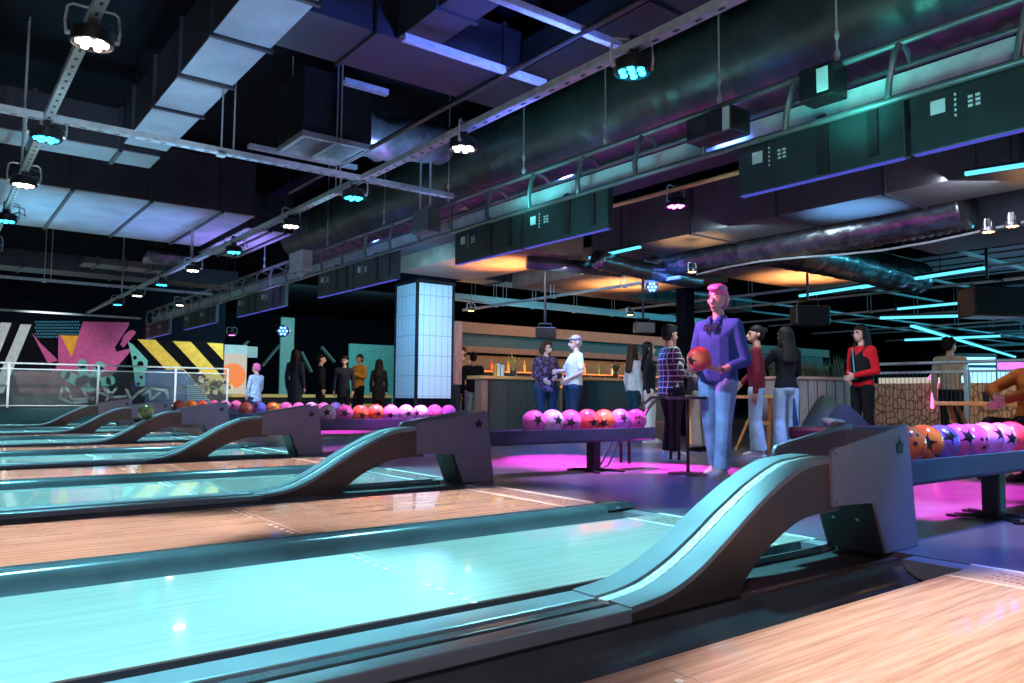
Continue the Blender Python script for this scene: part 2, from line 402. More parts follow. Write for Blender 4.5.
RET_LAB = ['nearest ball return, large swooping ramp and dark hood on the right',
           'second ball return from the camera, brown ramp and hood below the white tiled pillar',
           'third ball return, brown ramp and hood at left centre below the child',
           'fourth ball return, dark silhouette ramp carrying a gold ball',
           'fifth ball return, blue ramp just behind the one with the gold ball',
           'farthest ball return, small blue ramp beside the glass fence']
tag(BR, RET_LAB[0], 'ball return', 'ball returns')
for k in range(1, NP):
    c = copy_tree(BR); c.location = (0, 1.93+k*PITCH, 0); tag(c, RET_LAB[k], 'ball return', 'ball returns')
    if k == 1:
        for y in (-.05, .05): MB().tube([(5.13, y, .03), (5.22, y, .045), (5.40, y, .285)], .009, 8).build('brace_rod', M['chrome'], c, smooth=True)

# ------------------------------------------------------------------ bowling balls
def ball_mat(name, a, b):
    m, nt, bs = _mat(name)
    n = _noise(nt, 9, 5); r = _ramp(nt, n.outputs[0], [(.38, b), (.6, a)]); nt.links.new(r.outputs[0], bs.inputs['Base Color'])
    bs.inputs['Roughness'].default_value = .12; bs.inputs['Coat Weight'].default_value = .6; return m
BMAT = dict(orange=ball_mat('orange_ball', (.95, .30, .05), (.85, .14, .04)), red=ball_mat('red_ball', (.95, .16, .08), (.8, .07, .07)),
            pink=ball_mat('pink_ball', (.95, .22, .55), (.85, .12, .45)), lilac=ball_mat('lilac_ball', (.75, .42, .85), (.85, .30, .75)),
            blue=ball_mat('blue_ball', (.12, .14, .62), (.30, .16, .62)), pale=ball_mat('pale_ball', (.85, .78, .85), (.85, .40, .72)),
            gold=ball_mat('gold_ball', (.35, .30, .08), (.10, .14, .05)), violet=ball_mat('violet_ball', (.35, .18, .70), (.6, .25, .7)))
R_BALL = .108
def sphere_me():
    mb = MB(); mb.ball((0, 0, 0), R_BALL, 32, 20); return mb
def on_sphere(pts, R):  # flat polygon (unit: metres on tangent plane -Y) wrapped on the ball
    return [Vector((a, -math.sqrt(max(1e-6, R_BALL**2-a*a-b*b)), b)).normalized()*R for a, b in pts]
def star_mb():
    out = []; 
    for i in range(10):
        r = .062 if i % 2 == 0 else .026; t = PI/2+i*PI/5; out.append((r*math.cos(t), r*math.sin(t)))
    mb = MB(); NS = 5; c = [(0, 0)]
    rings = [[(x*s/NS, y*s/NS) for x, y in out] for s in range(1, NS+1)]
    vs = on_sphere([(0, 0)]+[p for r in rings for p in r], R_BALL+.0012); n = 10
    fs = [(0, 1+i, 1+(i+1) % n) for i in range(n)]
    for s in range(NS-1):
        for i in range(n): fs.append((1+s*n+i, 1+(s+1)*n+i, 1+(s+1)*n+(i+1) % n, 1+s*n+(i+1) % n))
    mb.add(vs, fs); return mb
def holes_mb():
    mb = MB()
    for a, b, r in ((-.018, .03, .011), (.018, .03, .011), (0, -.022, .0125)):
        ring = [(a+r*math.cos(2*PI*k/10), b+r*math.sin(2*PI*k/10)) for k in range(10)]
        mb.add(on_sphere(ring, R_BALL+.001), [tuple(range(10))])
    return mb
PROTO = {}
def bowling_ball(kind, loc, rot, label, group, star=True, holes=False):
    key = (kind, star, holes)
    if key not in PROTO:
        o = sphere_me().build('bowling_ball', BMAT[kind], smooth=True, ang=180)
        if star: star_mb().build('star_print', M['black'], o, smooth=True, ang=180)
        if holes: h = holes_mb().build('finger_holes', M['hood_in'], o, smooth=True, ang=180); h.rotation_euler = (0, 0, 0) if not star else (.9, 0, .9)
        PROTO[key] = o; r = o
    else: r = copy_tree(PROTO[key])
    r.location = loc; r.rotation_euler = rot; tag(r, label, 'bowling ball', group); return r
ZB = .472
rb = random.Random(3)
CN = dict(orange='orange', red='red', pink='hot pink', lilac='lilac', blue='blue', pale='pale pink', gold='gold', violet='violet')
def rack_balls(k, spec, x0, where, grp, step=.2175, size=1):
    y = 1.93+k*PITCH; n = len(spec)
    for i, (kind, star, holes) in enumerate(spec):
        pos = ['first', 'second', 'third', 'fourth', 'fifth', 'sixth', 'seventh', 'eighth', 'ninth', 'tenth', 'eleventh'][i]
        lab = '%s%s ball, %s from the hood on the %s' % ('starred ' if star else '', CN[kind], pos, where)
        bb = bowling_ball(kind, (x0+step*i, y, ZB+(.004 if i % 2 else 0)-(1-size)*.05), (rb.uniform(-.5, .3), rb.uniform(-.5, .5), -.55+rb.uniform(-.5, .5)), lab, grp, star, holes); bb.scale = (size,)*3
rack_balls(0, [('orange', False, True), ('orange', True, True), ('blue', True, False), ('pink', True, False), ('pink', False, True), ('lilac', True, False), ('lilac', True, True), ('red', False, False)],
           4.03, 'nearest ball rack', 'balls on the nearest rack', .192, .885)
rack_balls(1, [('pink', True, False), ('pale', True, False), ('pink', True, True), ('red', True, False), ('orange', True, False), ('violet', True, False), ('pink', False, True)],
           4.35, 'second ball rack', 'balls on the second rack')
rack_balls(2, [('pale', True, False), ('pink', True, False), ('orange', True, False), ('orange', True, True), ('lilac', True, False), ('pale', True, False), ('pale', True, True), ('pink', False, True), ('violet', False, False)],
           3.91, 'third ball rack', 'balls on the third rack')
rack_balls(3, [('red', False, True), ('blue', True, False), ('orange', False, True), ('pink', True, False), ('pink', False, False), ('lilac', True, False), ('pink', False, True), ('violet', False, False)],
           4.06, 'fourth ball rack', 'balls on the fourth rack')
rack_balls(4, [('red', False, False), ('orange', False, True), ('red', True, False), ('pink', False, False), ('lilac', False, False), ('pink', True, False)],
           3.92, 'fifth ball rack', 'balls on the fifth rack')
gx = 2.60; gz = interp(gx, TOP)+.108
bowling_ball('gold', (gx, 1.93+3*PITCH-.01, gz+.008), (0, 0, 0), 'gold and green ball rolling up the ramp of the fourth ball return', None, False, False)
# ------------------------------------------------------------------ shell of the hall
mb = MB(); mb.box(-8, 46, -24, 30, 3.9, 4.0); struct(mb.build('ceiling', M['ceil']), 'black painted ceiling deck above the ducts')
mb = MB(); mb.box(-8, 6.95, 23.0, 23.2, -.2, 3.9); struct(mb.build('wall_left', M['wall']), 'dark wall behind the mural')
mb = MB(); mb.box(6.75, 6.95, 23.2, 29.8, -.2, 3.9); mb.box(6.95, 46, 29.8, 30, -.2, 3.9); struct(mb.build('wall_back', M['wall']), 'dark blue rear wall')
mb = MB(); mb.box(45.8, 46, -24, 29.8, -.2, 3.9); struct(mb.build('wall_right', M['wall']), 'far dark wall of the hall')
mb = MB(); mb.box(-7, 6.9, 20.5, 23.0, -.2, .36); struct(mb.build('floor_platform', M['pit']), 'raised dark platform under the glass fence')

# ------------------------------------------------------------------ mural on the left wall
def P1(x, y): q = aty(x*.166, 300+y*.166, 22.985); return (q.x, q.z)
def P2(x, y): q = aty(160+x*.166, 310+y*.166, 22.985); return (q.x, q.z)
MC = dict(pink=mk('mural_pink', (.62, .09, .27), .8), orange=mk('mural_orange', (.9, .38, .02), .8), yellow=mk('mural_yellow', (.85, .50, .06), .8), teal=mk('mural_teal', (.16, .50, .42), .8),
          white=mk('mural_white', (.62, .66, .62), .8), black=mk('mural_black', (.008, .008, .011), .9, spec=0), blue=mk('mural_blue_dots', (.03, .20, .30), .8), salmon=mk('mural_salmon', (.75, .25, .22), .8), cream=mk('mural_cream', (.85, .6, .35), .8))
MR = empty('mural', (3.0, 22.99, 0)); tag(MR, 'large graffiti mural of pink splash, teal hand and yellow black stripes on the left wall', 'mural')
LY = [0]
def paint(name, polys, mat):
    LY[0] += 1; mb = MB(); y0 = 22.995-.003*LY[0]
    for pl in polys: mb.xz([(a-3.0, b) for a, b in pl], y0-22.99, .009)
    return mb.build(name, mat, MR)
def flat(n, s): return [P1(*p) if n == 1 else P2(*p) for p in s]
def disc(f, x, y, r, n=14, sy=1): return [f(x+r*math.cos(2*PI*k/n), y+r*sy*math.sin(2*PI*k/n)) for k in range(n)]
def stroke(f, pts, w):
    out = []
    for (a, b), (c, d) in zip(pts, pts[1:]):
        L = math.hypot(c-a, d-b) or 1; nx, ny = -(d-b)/L*w/2, (c-a)/L*w/2
        out.append([f(a+nx, b+ny), f(c+nx, d+ny), f(c-nx, d-ny), f(a-nx, b-ny)])
    for a, b in pts: out.append(disc(f, a, b, w/2, 8))
    return out
paint('black_ground', [flat(1, [(-60, 130), (240, 135), (500, 120), (830, 240), (830, 640), (-60, 640)]), flat(2, [(-200, 180), (380, 190), (385, 620), (-200, 620)])], MC['black'])
paint('white_stripe', [flat(1, [(5, 135), (70, 138), (-30, 390), (-100, 390)])], MC['white'])
paint('white_stripe', [flat(1, [(125, 145), (190, 148), (20, 560), (-50, 560)])], MC['white'])
dots = []
for i in range(16):
    for j in range(6):
        x = 215+i*17+(8 if j % 2 else 0); y = 132+j*18
        if x < 480: dots.append(disc(P1, x, y, 6.5, 8))
paint('halftone_dots', dots, MC['blue'])
paint('pink_splash', [flat(1, [(500, 130), (780, 135), (770, 165), (690, 285), (702, 312), (808, 286), (720, 385), (690, 440), (310, 440), (292, 380), (350, 365), (352, 212), (367, 212), (432, 345)]),
                      flat(1, [(190, 195), (245, 262), (355, 368), (320, 440), (290, 385)]), flat(1, [(745, 215), (775, 187), (800, 180), (820, 195), (745, 286), (725, 270)])], MC['pink'])
paint('orange_triangle', [flat(1, [(365, 213), (472, 215), (432, 345)])], MC['orange'])
paint('salmon_shadow', [flat(1, [(80, 430), (690, 430), (640, 540), (400, 600), (120, 560)])], mk('mural_dusty_red', (.22, .07, .09), .8))
hand = [disc(P1, 535, 510, 62, 16, .7)]
for a, b in (((495, 385), (510, 480)), ((600, 398), (560, 490)), ((395, 450), (480, 495)), ((665, 485), (580, 505))): hand += stroke(P1, [a, b], 60)
paint('teal_hand', hand, MC['teal'])
paint('teal_ruin', [flat(1, [(770, 250), (800, 268), (890, 365), (875, 520), (818, 520), (792, 345)])], MC['teal'])
paint('black_spots', [disc(P1, 812, 348, 12), disc(P1, 845, 386, 19), disc(P1, 850, 465, 11), disc(P1, 832, 505, 11)], MC['black'])
paint('yellow_stripe', [flat(1, [(828, 237), (935, 240), (1130, 440), (1290, 640), (1180, 640), (1010, 430)])], MC['yellow'])
paint('yellow_stripe', [flat(2, [(75, 187), (185, 192), (350, 375), (380, 410), (380, 510), (245, 370)])], MC['yellow'])
paint('yellow_stripe', [flat(2, [(280, 197), (380, 203), (380, 302)])], MC['yellow'])
paint('blue_panel', [flat(2, [(-90, 360), (140, 360), (250, 480), (330, 610), (-90, 610)])], mk('mural_dark_blue', (.04, .10, .25), .8))
paint('net_pattern', [disc(P2, 165+i*13+(6 if j % 2 else 0), 455+j*12, 4.2, 6) for i in range(9) for j in range(8)], MC['white'])
rm = random.Random(5)
paint('orange_burst', [disc(P2, 300+rm.gauss(0, 45), 445+rm.gauss(0, 22), rm.uniform(9, 20), 8) for i in range(34)], MC['cream'])
paint('orange_specks', [disc(P2, 300+rm.gauss(0, 48), 445+rm.gauss(0, 24), rm.uniform(4, 9), 7) for i in range(26)], MC['orange'])
scr = []
for pl in ([(375, 520), (360, 590), (430, 620), (520, 610)], [(390, 520), (420, 560), (430, 600), (560, 590)], [(500, 545), (520, 580), (560, 600)], [(600, 560), (680, 585), (760, 580)], [(640, 530), (665, 570), (640, 600)], [(700, 530), (660, 575)],
           [(760, 540), (790, 600), (830, 560), (880, 530)], [(860, 570), (900, 540), (905, 600), (960, 560)], [(905, 530), (1000, 545), (1010, 590)], [(620, 520), (640, 555)]): scr += stroke(P1, pl, 15)
paint('white_scribbles', scr, MC['white'])

# ------------------------------------------------------------------ glass fence in front of the mural
GF = empty('glass_fence', (3.0, 21.0, .36)); tag(GF, 'glass panel balustrade with pale posts in front of the mural', 'fence')
px_ = [-3.9, -1.3, 1.53, 3.36, aty(175, 390, 21).x, aty(227, 390, 21).x]
for x in px_:
    MB().box(x-3-.025, x-3+.025, -.02, .02, 0, 1.02).build('post', M['tile'], GF)
for a, b in zip(px_, px_[1:]):
    MB().box(a-3+.04, b-3-.04, -.006, .006, .06, .88).build('glass_panel', M['glass'], GF)
MB().tube([(px_[0]-3, 0, 1.02), (px_[-1]-3, 0, 1.02)], .022).build('handrail', M['truss_tray'], GF)
for z in (.045, .89): MB().box(px_[0]-3, px_[-1]-3, -.012, .012, z-.012, z+.012).build('rail', M['tile'], GF)

# ------------------------------------------------------------------ tiled pillar with light frames
PX, PY = 6.93, 11.62
PL = empty('tiled_pillar', (PX, PY, 0)); tag(PL, 'square pillar clad in white glossy tiles with black edges behind the third ball rack', 'pillar')
def tile_mat():
    m, nt, b = _mat('white_wall_tiles')
    tc = nt.nodes.new('ShaderNodeTexCoord'); sp = nt.nodes.new('ShaderNodeSeparateXYZ'); nt.links.new(tc.outputs['Object'], sp.inputs[0])
    ad = nt.nodes.new('ShaderNodeMath'); ad.operation = 'ADD'; nt.links.new(sp.outputs[0], ad.inputs[0]); nt.links.new(sp.outputs[1], ad.inputs[1])
    outs = []
    for src, sc, th in ((ad.outputs[0], 8.2, .055), (sp.outputs[2], 2.9, .022)):
        q = nt.nodes.new('ShaderNodeMath'); q.operation = 'MULTIPLY'; q.inputs[1].default_value = sc; nt.links.new(src, q.inputs[0])
        f = nt.nodes.new('ShaderNodeMath'); f.operation = 'FRACT'; nt.links.new(q.outputs[0], f.inputs[0])
        l = nt.nodes.new('ShaderNodeMath'); l.operation = 'LESS_THAN'; l.inputs[1].default_value = th; nt.links.new(f.outputs[0], l.inputs[0]); outs.append(l)
    mx = nt.nodes.new('ShaderNodeMath'); mx.operation = 'MAXIMUM'; nt.links.new(outs[0].outputs[0], mx.inputs[0]); nt.links.new(outs[1].outputs[0], mx.inputs[1])
    r = _ramp(nt, mx.outputs[0], [(.3, (.78, .84, .86)), (.7, (.30, .36, .40))]); nt.links.new(r.outputs[0], b.inputs['Base Color'])
    b.inputs['Roughness'].default_value = .18; return m
TM = tile_mat(); hw = .36
MB().box(-hw, hw, -hw, hw, 0, 3.9).build('core', M['ceil'], PL)
MB().box(-hw+.03, hw-.03, -hw-.012, -hw, .66, 2.62).build('tile_face', TM, PL)
MB().box(-hw-.012, -hw, -hw+.03, hw-.03, .66, 2.62).build('tile_face', TM, PL)
for sx, sy in ((-1, -1), (1, -1), (-1, 1)):
    MB().box(sx*hw-.022, sx*hw+.022, sy*hw-.022, sy*hw+.022, 0, 2.66).build('edge_trim', M['black_metal'], PL)
MB().box(-hw-.03, hw+.03, -hw-.03, hw+.03, 2.62, 2.68).build('head_trim', M['black_metal'], PL)

# ------------------------------------------------------------------ par cans
PAR = {}
def lens_mat(k, c, p): return emit('led_'+k, c, p)
LED = dict(white=lens_mat('white', (1, .80, .70), 24), cyan=lens_mat('cyan', (.012, .62, 1), 24), pink=lens_mat('pink', (1, .16, .7), 9), warm=lens_mat('warm', (1, .45, .15), 14), blue=lens_mat('blue', (.05, .2, 1), 18))
def par_can(kind, loc, label, group, tilt=(0, 0, 0)):
    if kind not in PAR:
        r = empty('par_can')
        MB().lathe([(.03, -.035), (.07, -.04), (.092, -.055), (.097, -.075), (.097, -.118), (.092, -.122), (.088, -.112)], (0, 0, 0), 24).build('can_body', M['black_metal'], r, smooth=True)
        mb = MB()
        for i in range(7):
            a = 2*PI*i/6; x, y = (0, 0) if i == 6 else (.056*math.cos(a), .056*math.sin(a))
            mb.lathe([(.0175, -.108), (.018, -.117), (.014, -.123), (.005, -.125)], (x, y, 0), 12)
        mb.build('led_lenses', LED[kind], r, smooth=True)
        mb = MB(); mb.tube([(-.112, 0, -.085), (-.118, 0, -.03), (-.11, 0, .045), (-.09, 0, .06), (.09, 0, .06), (.11, 0, .045), (.118, 0, -.03), (.112, 0, -.085)], .0065, 8)
        mb.tube([(-.116, 0, -.085), (-.09, 0, -.085)], .012, 8); mb.tube([(.116, 0, -.085), (.09, 0, -.085)], .012, 8)
        mb.build('yoke', M['strut'], r, smooth=True)
        mb = MB(); mb.box(-.022, .022, -.03, .03, -.03, .075); mb.build('clamp', M['black_metal'], r)
        mb = MB(); mb.tube([(.05, 0, -.04), (.09, .05, -.01), (.13, .09, -.04), (.11, .10, .04), (.03, .06, .05)], .005, 6); mb.build('power_cable', M['black'], r, smooth=True)
        PAR[kind] = r
    else: r = copy_tree(PAR[kind])
    r.location = loc; r.rotation_euler = tilt; tag(r, label, 'stage light', group); return r
RAIL_Z = 2.5
rp = random.Random(8)
for i, y in enumerate((2.72, 4.30, 5.99, 7.41, 9.20, 10.95, 12.7, 14.4, 16.1)):
    k = 'cyan' if i % 2 == 0 else 'white'
    par_can(k, (2.85, y, RAIL_Z), '%s lit par can, %s from the camera on the long middle rail' % (k, NTH[i]), 'par cans on the long middle rail', (0, 0, rp.uniform(-.8, .8)))
for i, y in enumerate((4.11, 5.88, 7.32, 8.98, 10.9, 12.6)):
    k = 'white' if i % 2 == 0 else 'cyan'
    par_can(k, (.565, y, RAIL_Z), '%s lit par can, %s from the camera on the left rail' % (k, NTH[i]), 'par cans on the left rail', (0, 0, rp.uniform(-.8, .8)))
par_can('pink', (5.2, 4.44, 2.5), 'magenta lit par can hanging right of the gap between the screens', 'approach par cans')
for q, k, lab in (((652, 287), 'blue', 'dazzling blue white spot lamp left of the bowler'), ((692, 266), 'warm', 'small warm double lamp right of the blue white lamp above the bowler'), ((988, 224), 'warm', 'left one of two warm lamps at the upper right'),
                  ((1012, 218), 'warm', 'right one of two warm lamps at the upper right'), ((466+5, 306), 'warm', 'warm lamp hanging right of the pillar'), ((630, 310), 'warm', 'small warm lamp over the plaid shirt man'),
                  ((283, 331), 'blue', 'blue spot lamp beyond the left screens'), ((232, 330), 'pink', 'small pink lamp beyond the yellow stripes'), ((180, 300), 'white', 'small white lamp under the far end of the screens')):
    d = ray(*q); t = (2.45-CH)/d.z
    if t*d.length > 13: t = 13/d.length
    p = Vector((0, 0, CH))+d*t; o = par_can(k, p, lab, 'lamps over the approach'); o.scale = (.7, .7, .7)
    if k == 'blue': o.scale = (1, 1, 1); o.rotation_euler = (Vector((0, 0, CH))-p).to_track_quat('-Z', 'Y').to_euler()

# ------------------------------------------------------------------ strut rails
def strut_mb(p, q, w=.045, slots=True):
    """open C channel with slots on its lower web"""
    mb = MB(); p = Vector(p); q = Vector(q); d = (q-p); L = d.length; d.normalize(); s = d.cross(Vector((0, 0, 1)))
    mb.bar(p, q, w, .006); mb.bar(p+s*w/2+Vector((0, 0, .02)), q+s*w/2+Vector((0, 0, .02)), .005, .04); mb.bar(p-s*w/2+Vector((0, 0, .02)), q-s*w/2+Vector((0, 0, .02)), .005, .04)
    return mb
def rail(p, q, label, w=.045, hang=(), slots=True):
    c = (Vector(p)+Vector(q))/2; r = empty('strut_rail', c); tag(r, label, 'rail', 'ceiling strut rails')
    pl, ql = Vector(p)-c, Vector(q)-c
    ch = strut_mb(pl, ql, w).build('channel', M['strut'], r)
    if slots:
        mb = MB(); L = (ql-pl).length; d = (ql-pl).normalized(); s = d.cross(Vector((0, 0, 1))); n = int(min(L/.1, 140))
        for i in range(n):
            x = pl+d*(L*(i+.5)/n); mb.bar(x-d*.018-Vector((0, 0, .0035)), x+d*.018-Vector((0, 0, .0035)), w*.32, .003)
        mb.build('slots', M['black'], ch)
    for t in hang:
        x = pl+(ql-pl)*t; m = MB(); m.tube([x, x+Vector((0, 0, 3.9-c.z))], .006, 6); d = (ql-pl).normalized(); m.tube([x+d*.09, x+d*.09+Vector((0, 0, 3.9-c.z))], .006, 6); m.box(x.x-.03, x.x+.03, x.y-.03, x.y+.03, x.z-.02, x.z+.02); m.build('hanger', M['strut'], r)
rail((2.85, .6, RAIL_Z), (2.85, 19.5, RAIL_Z), 'long steel strut rail with lamps running away beside the screens', .06, (.3, .55, .8))
rail((.565, .6, RAIL_Z), (.565, 18, RAIL_Z), 'steel strut rail with lamps at the upper left', .05, (.4, .7))
rail((-2.5, 5.83, RAIL_Z), (3.75, 5.83, RAIL_Z), 'slotted strut rail crossing the upper left, nearest of the cross rails', .055, (.67,))
rail((-2.5, 14.4, RAIL_Z), (4.1, 14.4, RAIL_Z), 'strut rail crossing at left above the glass fence, second of the cross rails', .05, (.6,))
rail((-2.5, 20.2, RAIL_Z), (4.1, 20.2, RAIL_Z), 'farthest strut rail crossing above the mural', .05)
for y, x0, x1, lab in ((3.5, 2.2, 3.55, 'short purple lit strut at top centre, right one'), (4.28, 2.36, 3.55, 'short purple lit strut at top centre, left of the long rail'), (5.17, 2.36, 2.72, 'short purple lit strut end beside the ventilation box'), (7.1, 2.3, 3.4, 'thin strut under the ventilation grille')):
    rail((x0, y, 3.0), (x1, y, 3.0), lab, .05, (), False)
pp = MB(); pp.tube([(0, -3.2, 0), (0, 4.2, 0)], .022, 10); o = pp.build('ceiling_pipe', M['black_metal'], smooth=True, loc=(3.2, 4.2, 3.0)); tag(o, 'thin dark pipe running parallel to the lamp rail at top centre', 'pipe')

M['duct_black'] = mk('black_duct_sheet', (.05, .055, .06), .5, .2, .25, 2, bump=.1)
# ------------------------------------------------------------------ ducts
def duct(x0, x1, y0, y1, z0, z1, along, label, mat='galv', seams=0, name='square_duct'):
    c = Vector(((x0+x1)/2, (y0+y1)/2, z0)); r = empty(name, c); tag(r, label, 'duct', 'ceiling ducts')
    if mat == 'galv':  # same sheet: sides darkened to stand for shade, underside left pale
        MB().box(x0-c.x, x1-c.x, y0-c.y, y1-c.y, .012, z1-z0).build('shaded_body', M['galv_dk'], r); MB().box(x0-c.x-.004, x1-c.x+.004, y0-c.y-.004, y1-c.y+.004, 0, .0119).build('bottom_sheet', M['galv'], r)
    else: MB().box(x0-c.x, x1-c.x, y0-c.y, y1-c.y, 0, z1-z0).build('sheet_body', M[mat], r)
    for i in range(seams):
        t = (i+.5)/seams; m = MB()
        if along == 'y': yy = y0+(y1-y0)*t-c.y; m.box(x0-c.x-.025, x1-c.x+.025, yy-.018, yy+.018, -.022, z1-z0+.02)
        else: xx = x0+(x1-x0)*t-c.x; m.box(xx-.018, xx+.018, y0-c.y-.03, y1-c.y+.03, -.022, z1-z0+.02)
        m.build('flange', M['galv_dk'], r)
    for sx in (-1, 1):
        for sy in (-1, 1):
            hx, hy = sx*((x1-x0)/2-.06), sy*((y1-y0)/2-.06); MB().tube([(hx, hy, z1-z0-.01), (hx, hy, 3.9-z0)], .006, 6).build('hanger', M['black_metal'], r)
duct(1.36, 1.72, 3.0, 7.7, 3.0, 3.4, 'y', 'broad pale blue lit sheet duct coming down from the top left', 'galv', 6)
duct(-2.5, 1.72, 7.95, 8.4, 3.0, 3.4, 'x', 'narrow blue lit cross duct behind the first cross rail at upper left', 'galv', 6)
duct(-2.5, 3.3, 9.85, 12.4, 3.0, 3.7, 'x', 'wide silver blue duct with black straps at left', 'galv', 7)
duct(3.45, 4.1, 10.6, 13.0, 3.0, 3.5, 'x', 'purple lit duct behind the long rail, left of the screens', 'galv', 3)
duct(1.9, 4.15, 4.85, 5.5, 3.3, 3.7, 'x', 'dull dark blue duct across top centre', 'galv_dk', 2)
duct(2.62, 2.92, 2.6, 4.84, 3.3, 3.6, 'y', 'purple blue lit duct at top centre', 'galv_dk', 2)
duct(3.75, 4.05, 2.0, 4.8, 3.35, 3.6, 'y', 'deep blue lit duct above the long rail at top right', 'galv_dk', 1)
duct(7.72, 8.6, -3, 8.2, 2.8, 3.4, 'y', 'long duct right of the screens with orange and blue lit underside', 'duct_black', 9)
duct(5.4, 6.05, -3, 12, 2.95, 3.5, 'y', 'dark deep duct right behind the row of screens', 'galv_dk', 0)
duct(6.15, 7.65, 8.3, 11.2, 2.74, 3.2, 'x', 'orange lit ceiling panel right above the tiled pillar', 'concrete', 0, 'soffit_panel')
duct(8.7, 11.2, 8.4, 11.4, 2.74, 3.2, 'x', 'warm brown ceiling panel left of the bowlers head', 'concrete', 0, 'soffit_panel')
duct(10.2, 14.5, 6.7, 8.3, 2.8, 3.3, 'x', 'warm brown ceiling panel right of the bowlers head', 'concrete', 0, 'soffit_panel')
duct(9.6, 10.6, -8, 4.6, 2.62, 3.2, 'y', 'dark duct across the right side below the wavy cable', 'galv_dk', 3)
def flex(pts, r, label, mat='foil', rings=True):
    c = Vector(pts[0]); rr = random.Random(len(label)); T = []
    P = [Vector(p)-c for p in pts]; L = []
    for a, b in zip(P, P[1:]):
        n = max(4, int((b-a).length/.05))
        L += [a+(b-a)*(i/n) for i in range(n)]
    L.append(P[-1]); rad = [r*(1+(.05 if i % 2 else -.03)+rr.uniform(-.03, .03)) for i in range(len(L))]
    mb = MB(); mb.tube(L, rad, 20); o = mb.build('flexible_duct', M[mat], smooth=True, ang=180, loc=c); tag(o, label, 'duct', 'flexible ducts'); return o
flex([(3.2, 6.7, 3.28), (3.45, 6.7, 3.22), (3.75, 6.75, 3.3), (4.3, 6.9, 3.4)], .21, 'crumpled silver foil duct beside the ventilation grille', 'foil_lit')
flex([(4.85, -3, 3.28), (4.85, 4, 3.28), (4.85, 12, 3.28)], .42, 'huge round black duct running behind the screen truss', 'fabric_duct')
flex([(9.1, 3.6, 2.85), (9.1, 5.5, 2.80), (9.15, 8.5, 2.85)], .26, 'silver foil duct running along under the dark ceiling right of centre')
flex([(9.4, 6.35, 2.85), (11, 6.3, 2.85), (14, 6.4, 2.85)], .27, 'silver foil duct reaching away above the bowler')
flex([(7.4, 7.75, 2.62), (8.6, 7.9, 2.6), (10.0, 8.1, 2.62)], .13, 'blue lit foil duct behind the dazzling blue lamp')
flex([(6.9, 8.7, 2.66), (7.6, 8.35, 2.62), (8.3, 8.2, 2.62)], .1, 'small foil duct above the orange lit panel')
flex([(2.6, 12.85, 2.85), (3.35, 12.85, 2.85)], .13, 'short ribbed duct behind the wide silver duct at left', 'foil')
duct(-2.5, 5, 15.8, 16.5, 2.9, 3.2, 'x', 'long dim duct across the left side behind the second cross rail', 'galv_dk', 5)
duct(1.9, 3.1, 13.6, 14.1, 2.75, 2.85, 'x', 'flat dim tray under the wide silver duct at left', 'duct_black', 3, 'cable_tray')
duct(8.2, 17, 12.0, 12.6, 2.95, 3.3, 'x', 'dark duct above the bar canopy', 'duct_black', 6)
duct(8.0, 17, 13.4, 13.7, 2.75, 2.85, 'x', 'flat cable tray above the bar canopy', 'strut', 0, 'cable_tray')
rail((8.0, 12.9, 2.62), (16, 12.9, 2.62), 'thin strut rail in front of the bar canopy', .05, (.1, .2, .3, .45, .6), False)
rail((9.0, 7.6, 2.5), (9.0, 13.5, 2.5), 'thin strut rail left of the bowlers head', .05, (.2, .5, .8), False)
o = MB().box(-.12, .12, -.12, .12, 0, 3.9).build('black_column', M['ceil'], loc=(aty(686, 390, 9.4).x, 9.4, 0)); tag(o, 'plain black column right behind the checked shirt man', 'column')
# ventilation cassette
VC = empty('ventilation_box', (2.88, 6.7, 3.0)); tag(VC, 'black ventilation box with square louvred grille at top left of centre', 'ventilation box')
MB().box(-.33, .33, -.3, .3, .03, .62).build('box_body', M['black_metal'], VC)
g = MB(); 
for a in (((-.34, -.31), (.34, -.27)), ((-.34, .27), (.34, .31)), ((-.34, -.27), (-.30, .27)), ((.30, -.27), (.34, .27))): g.box(a[0][0], a[1][0], a[0][1], a[1][1], -.02, .03)
gf = g.build('grille_frame', M['strut'], VC)
g = MB()
for i in range(11): y = -.24+.048*i; g.obox((0, y, .005), (.60, .034, .004), Matrix.Rotation(.6, 3, 'X'))
g.box(-.012, .012, -.27, .27, -.012, .0); g.build('louvres', M['strut'], gf)
for q in (-.25, .25): MB().tube([(q, .2, .6), (q, .2, .9)], .006, 6).build('hanger', M['strut'], VC)

# ------------------------------------------------------------------ screen truss
TR = empty('screen_truss', (4.2, 10, 2.36)); tag(TR, 'long ladder truss carrying the row of screens across the hall', 'truss')
MB().tube([(0, -9.6, .31), (0, 10, .31)], .022, 10).build('upper_tube', M['truss'], TR, smooth=True)
MB().tube([(0, -9.6, .0), (0, 10, .0)], .022, 10).build('lower_tube', M['truss'], TR, smooth=True)
MB().box(.13, .16, -9.6, 10, .07, .19).build('cable_tray', M['truss_tray'], TR)
MB().tube([(.22, -9.6, .26), (.22, 10, .26)], .02, 10).build('rear_tube', M['truss'], TR, smooth=True)
y = -9.3
while y < 9.9:
    m = MB(); m.tube([(0, y, .31), (-.03, y+.02, .24), (-.035, y+.05, .10), (0, y+.08, 0)], .019, 8); m.tube([(0, y, .31), (.12, y+.02, .30), (.22, y+.05, .26)], .014, 8)
    m.build('strut', M['truss'], TR, smooth=True); y += .64
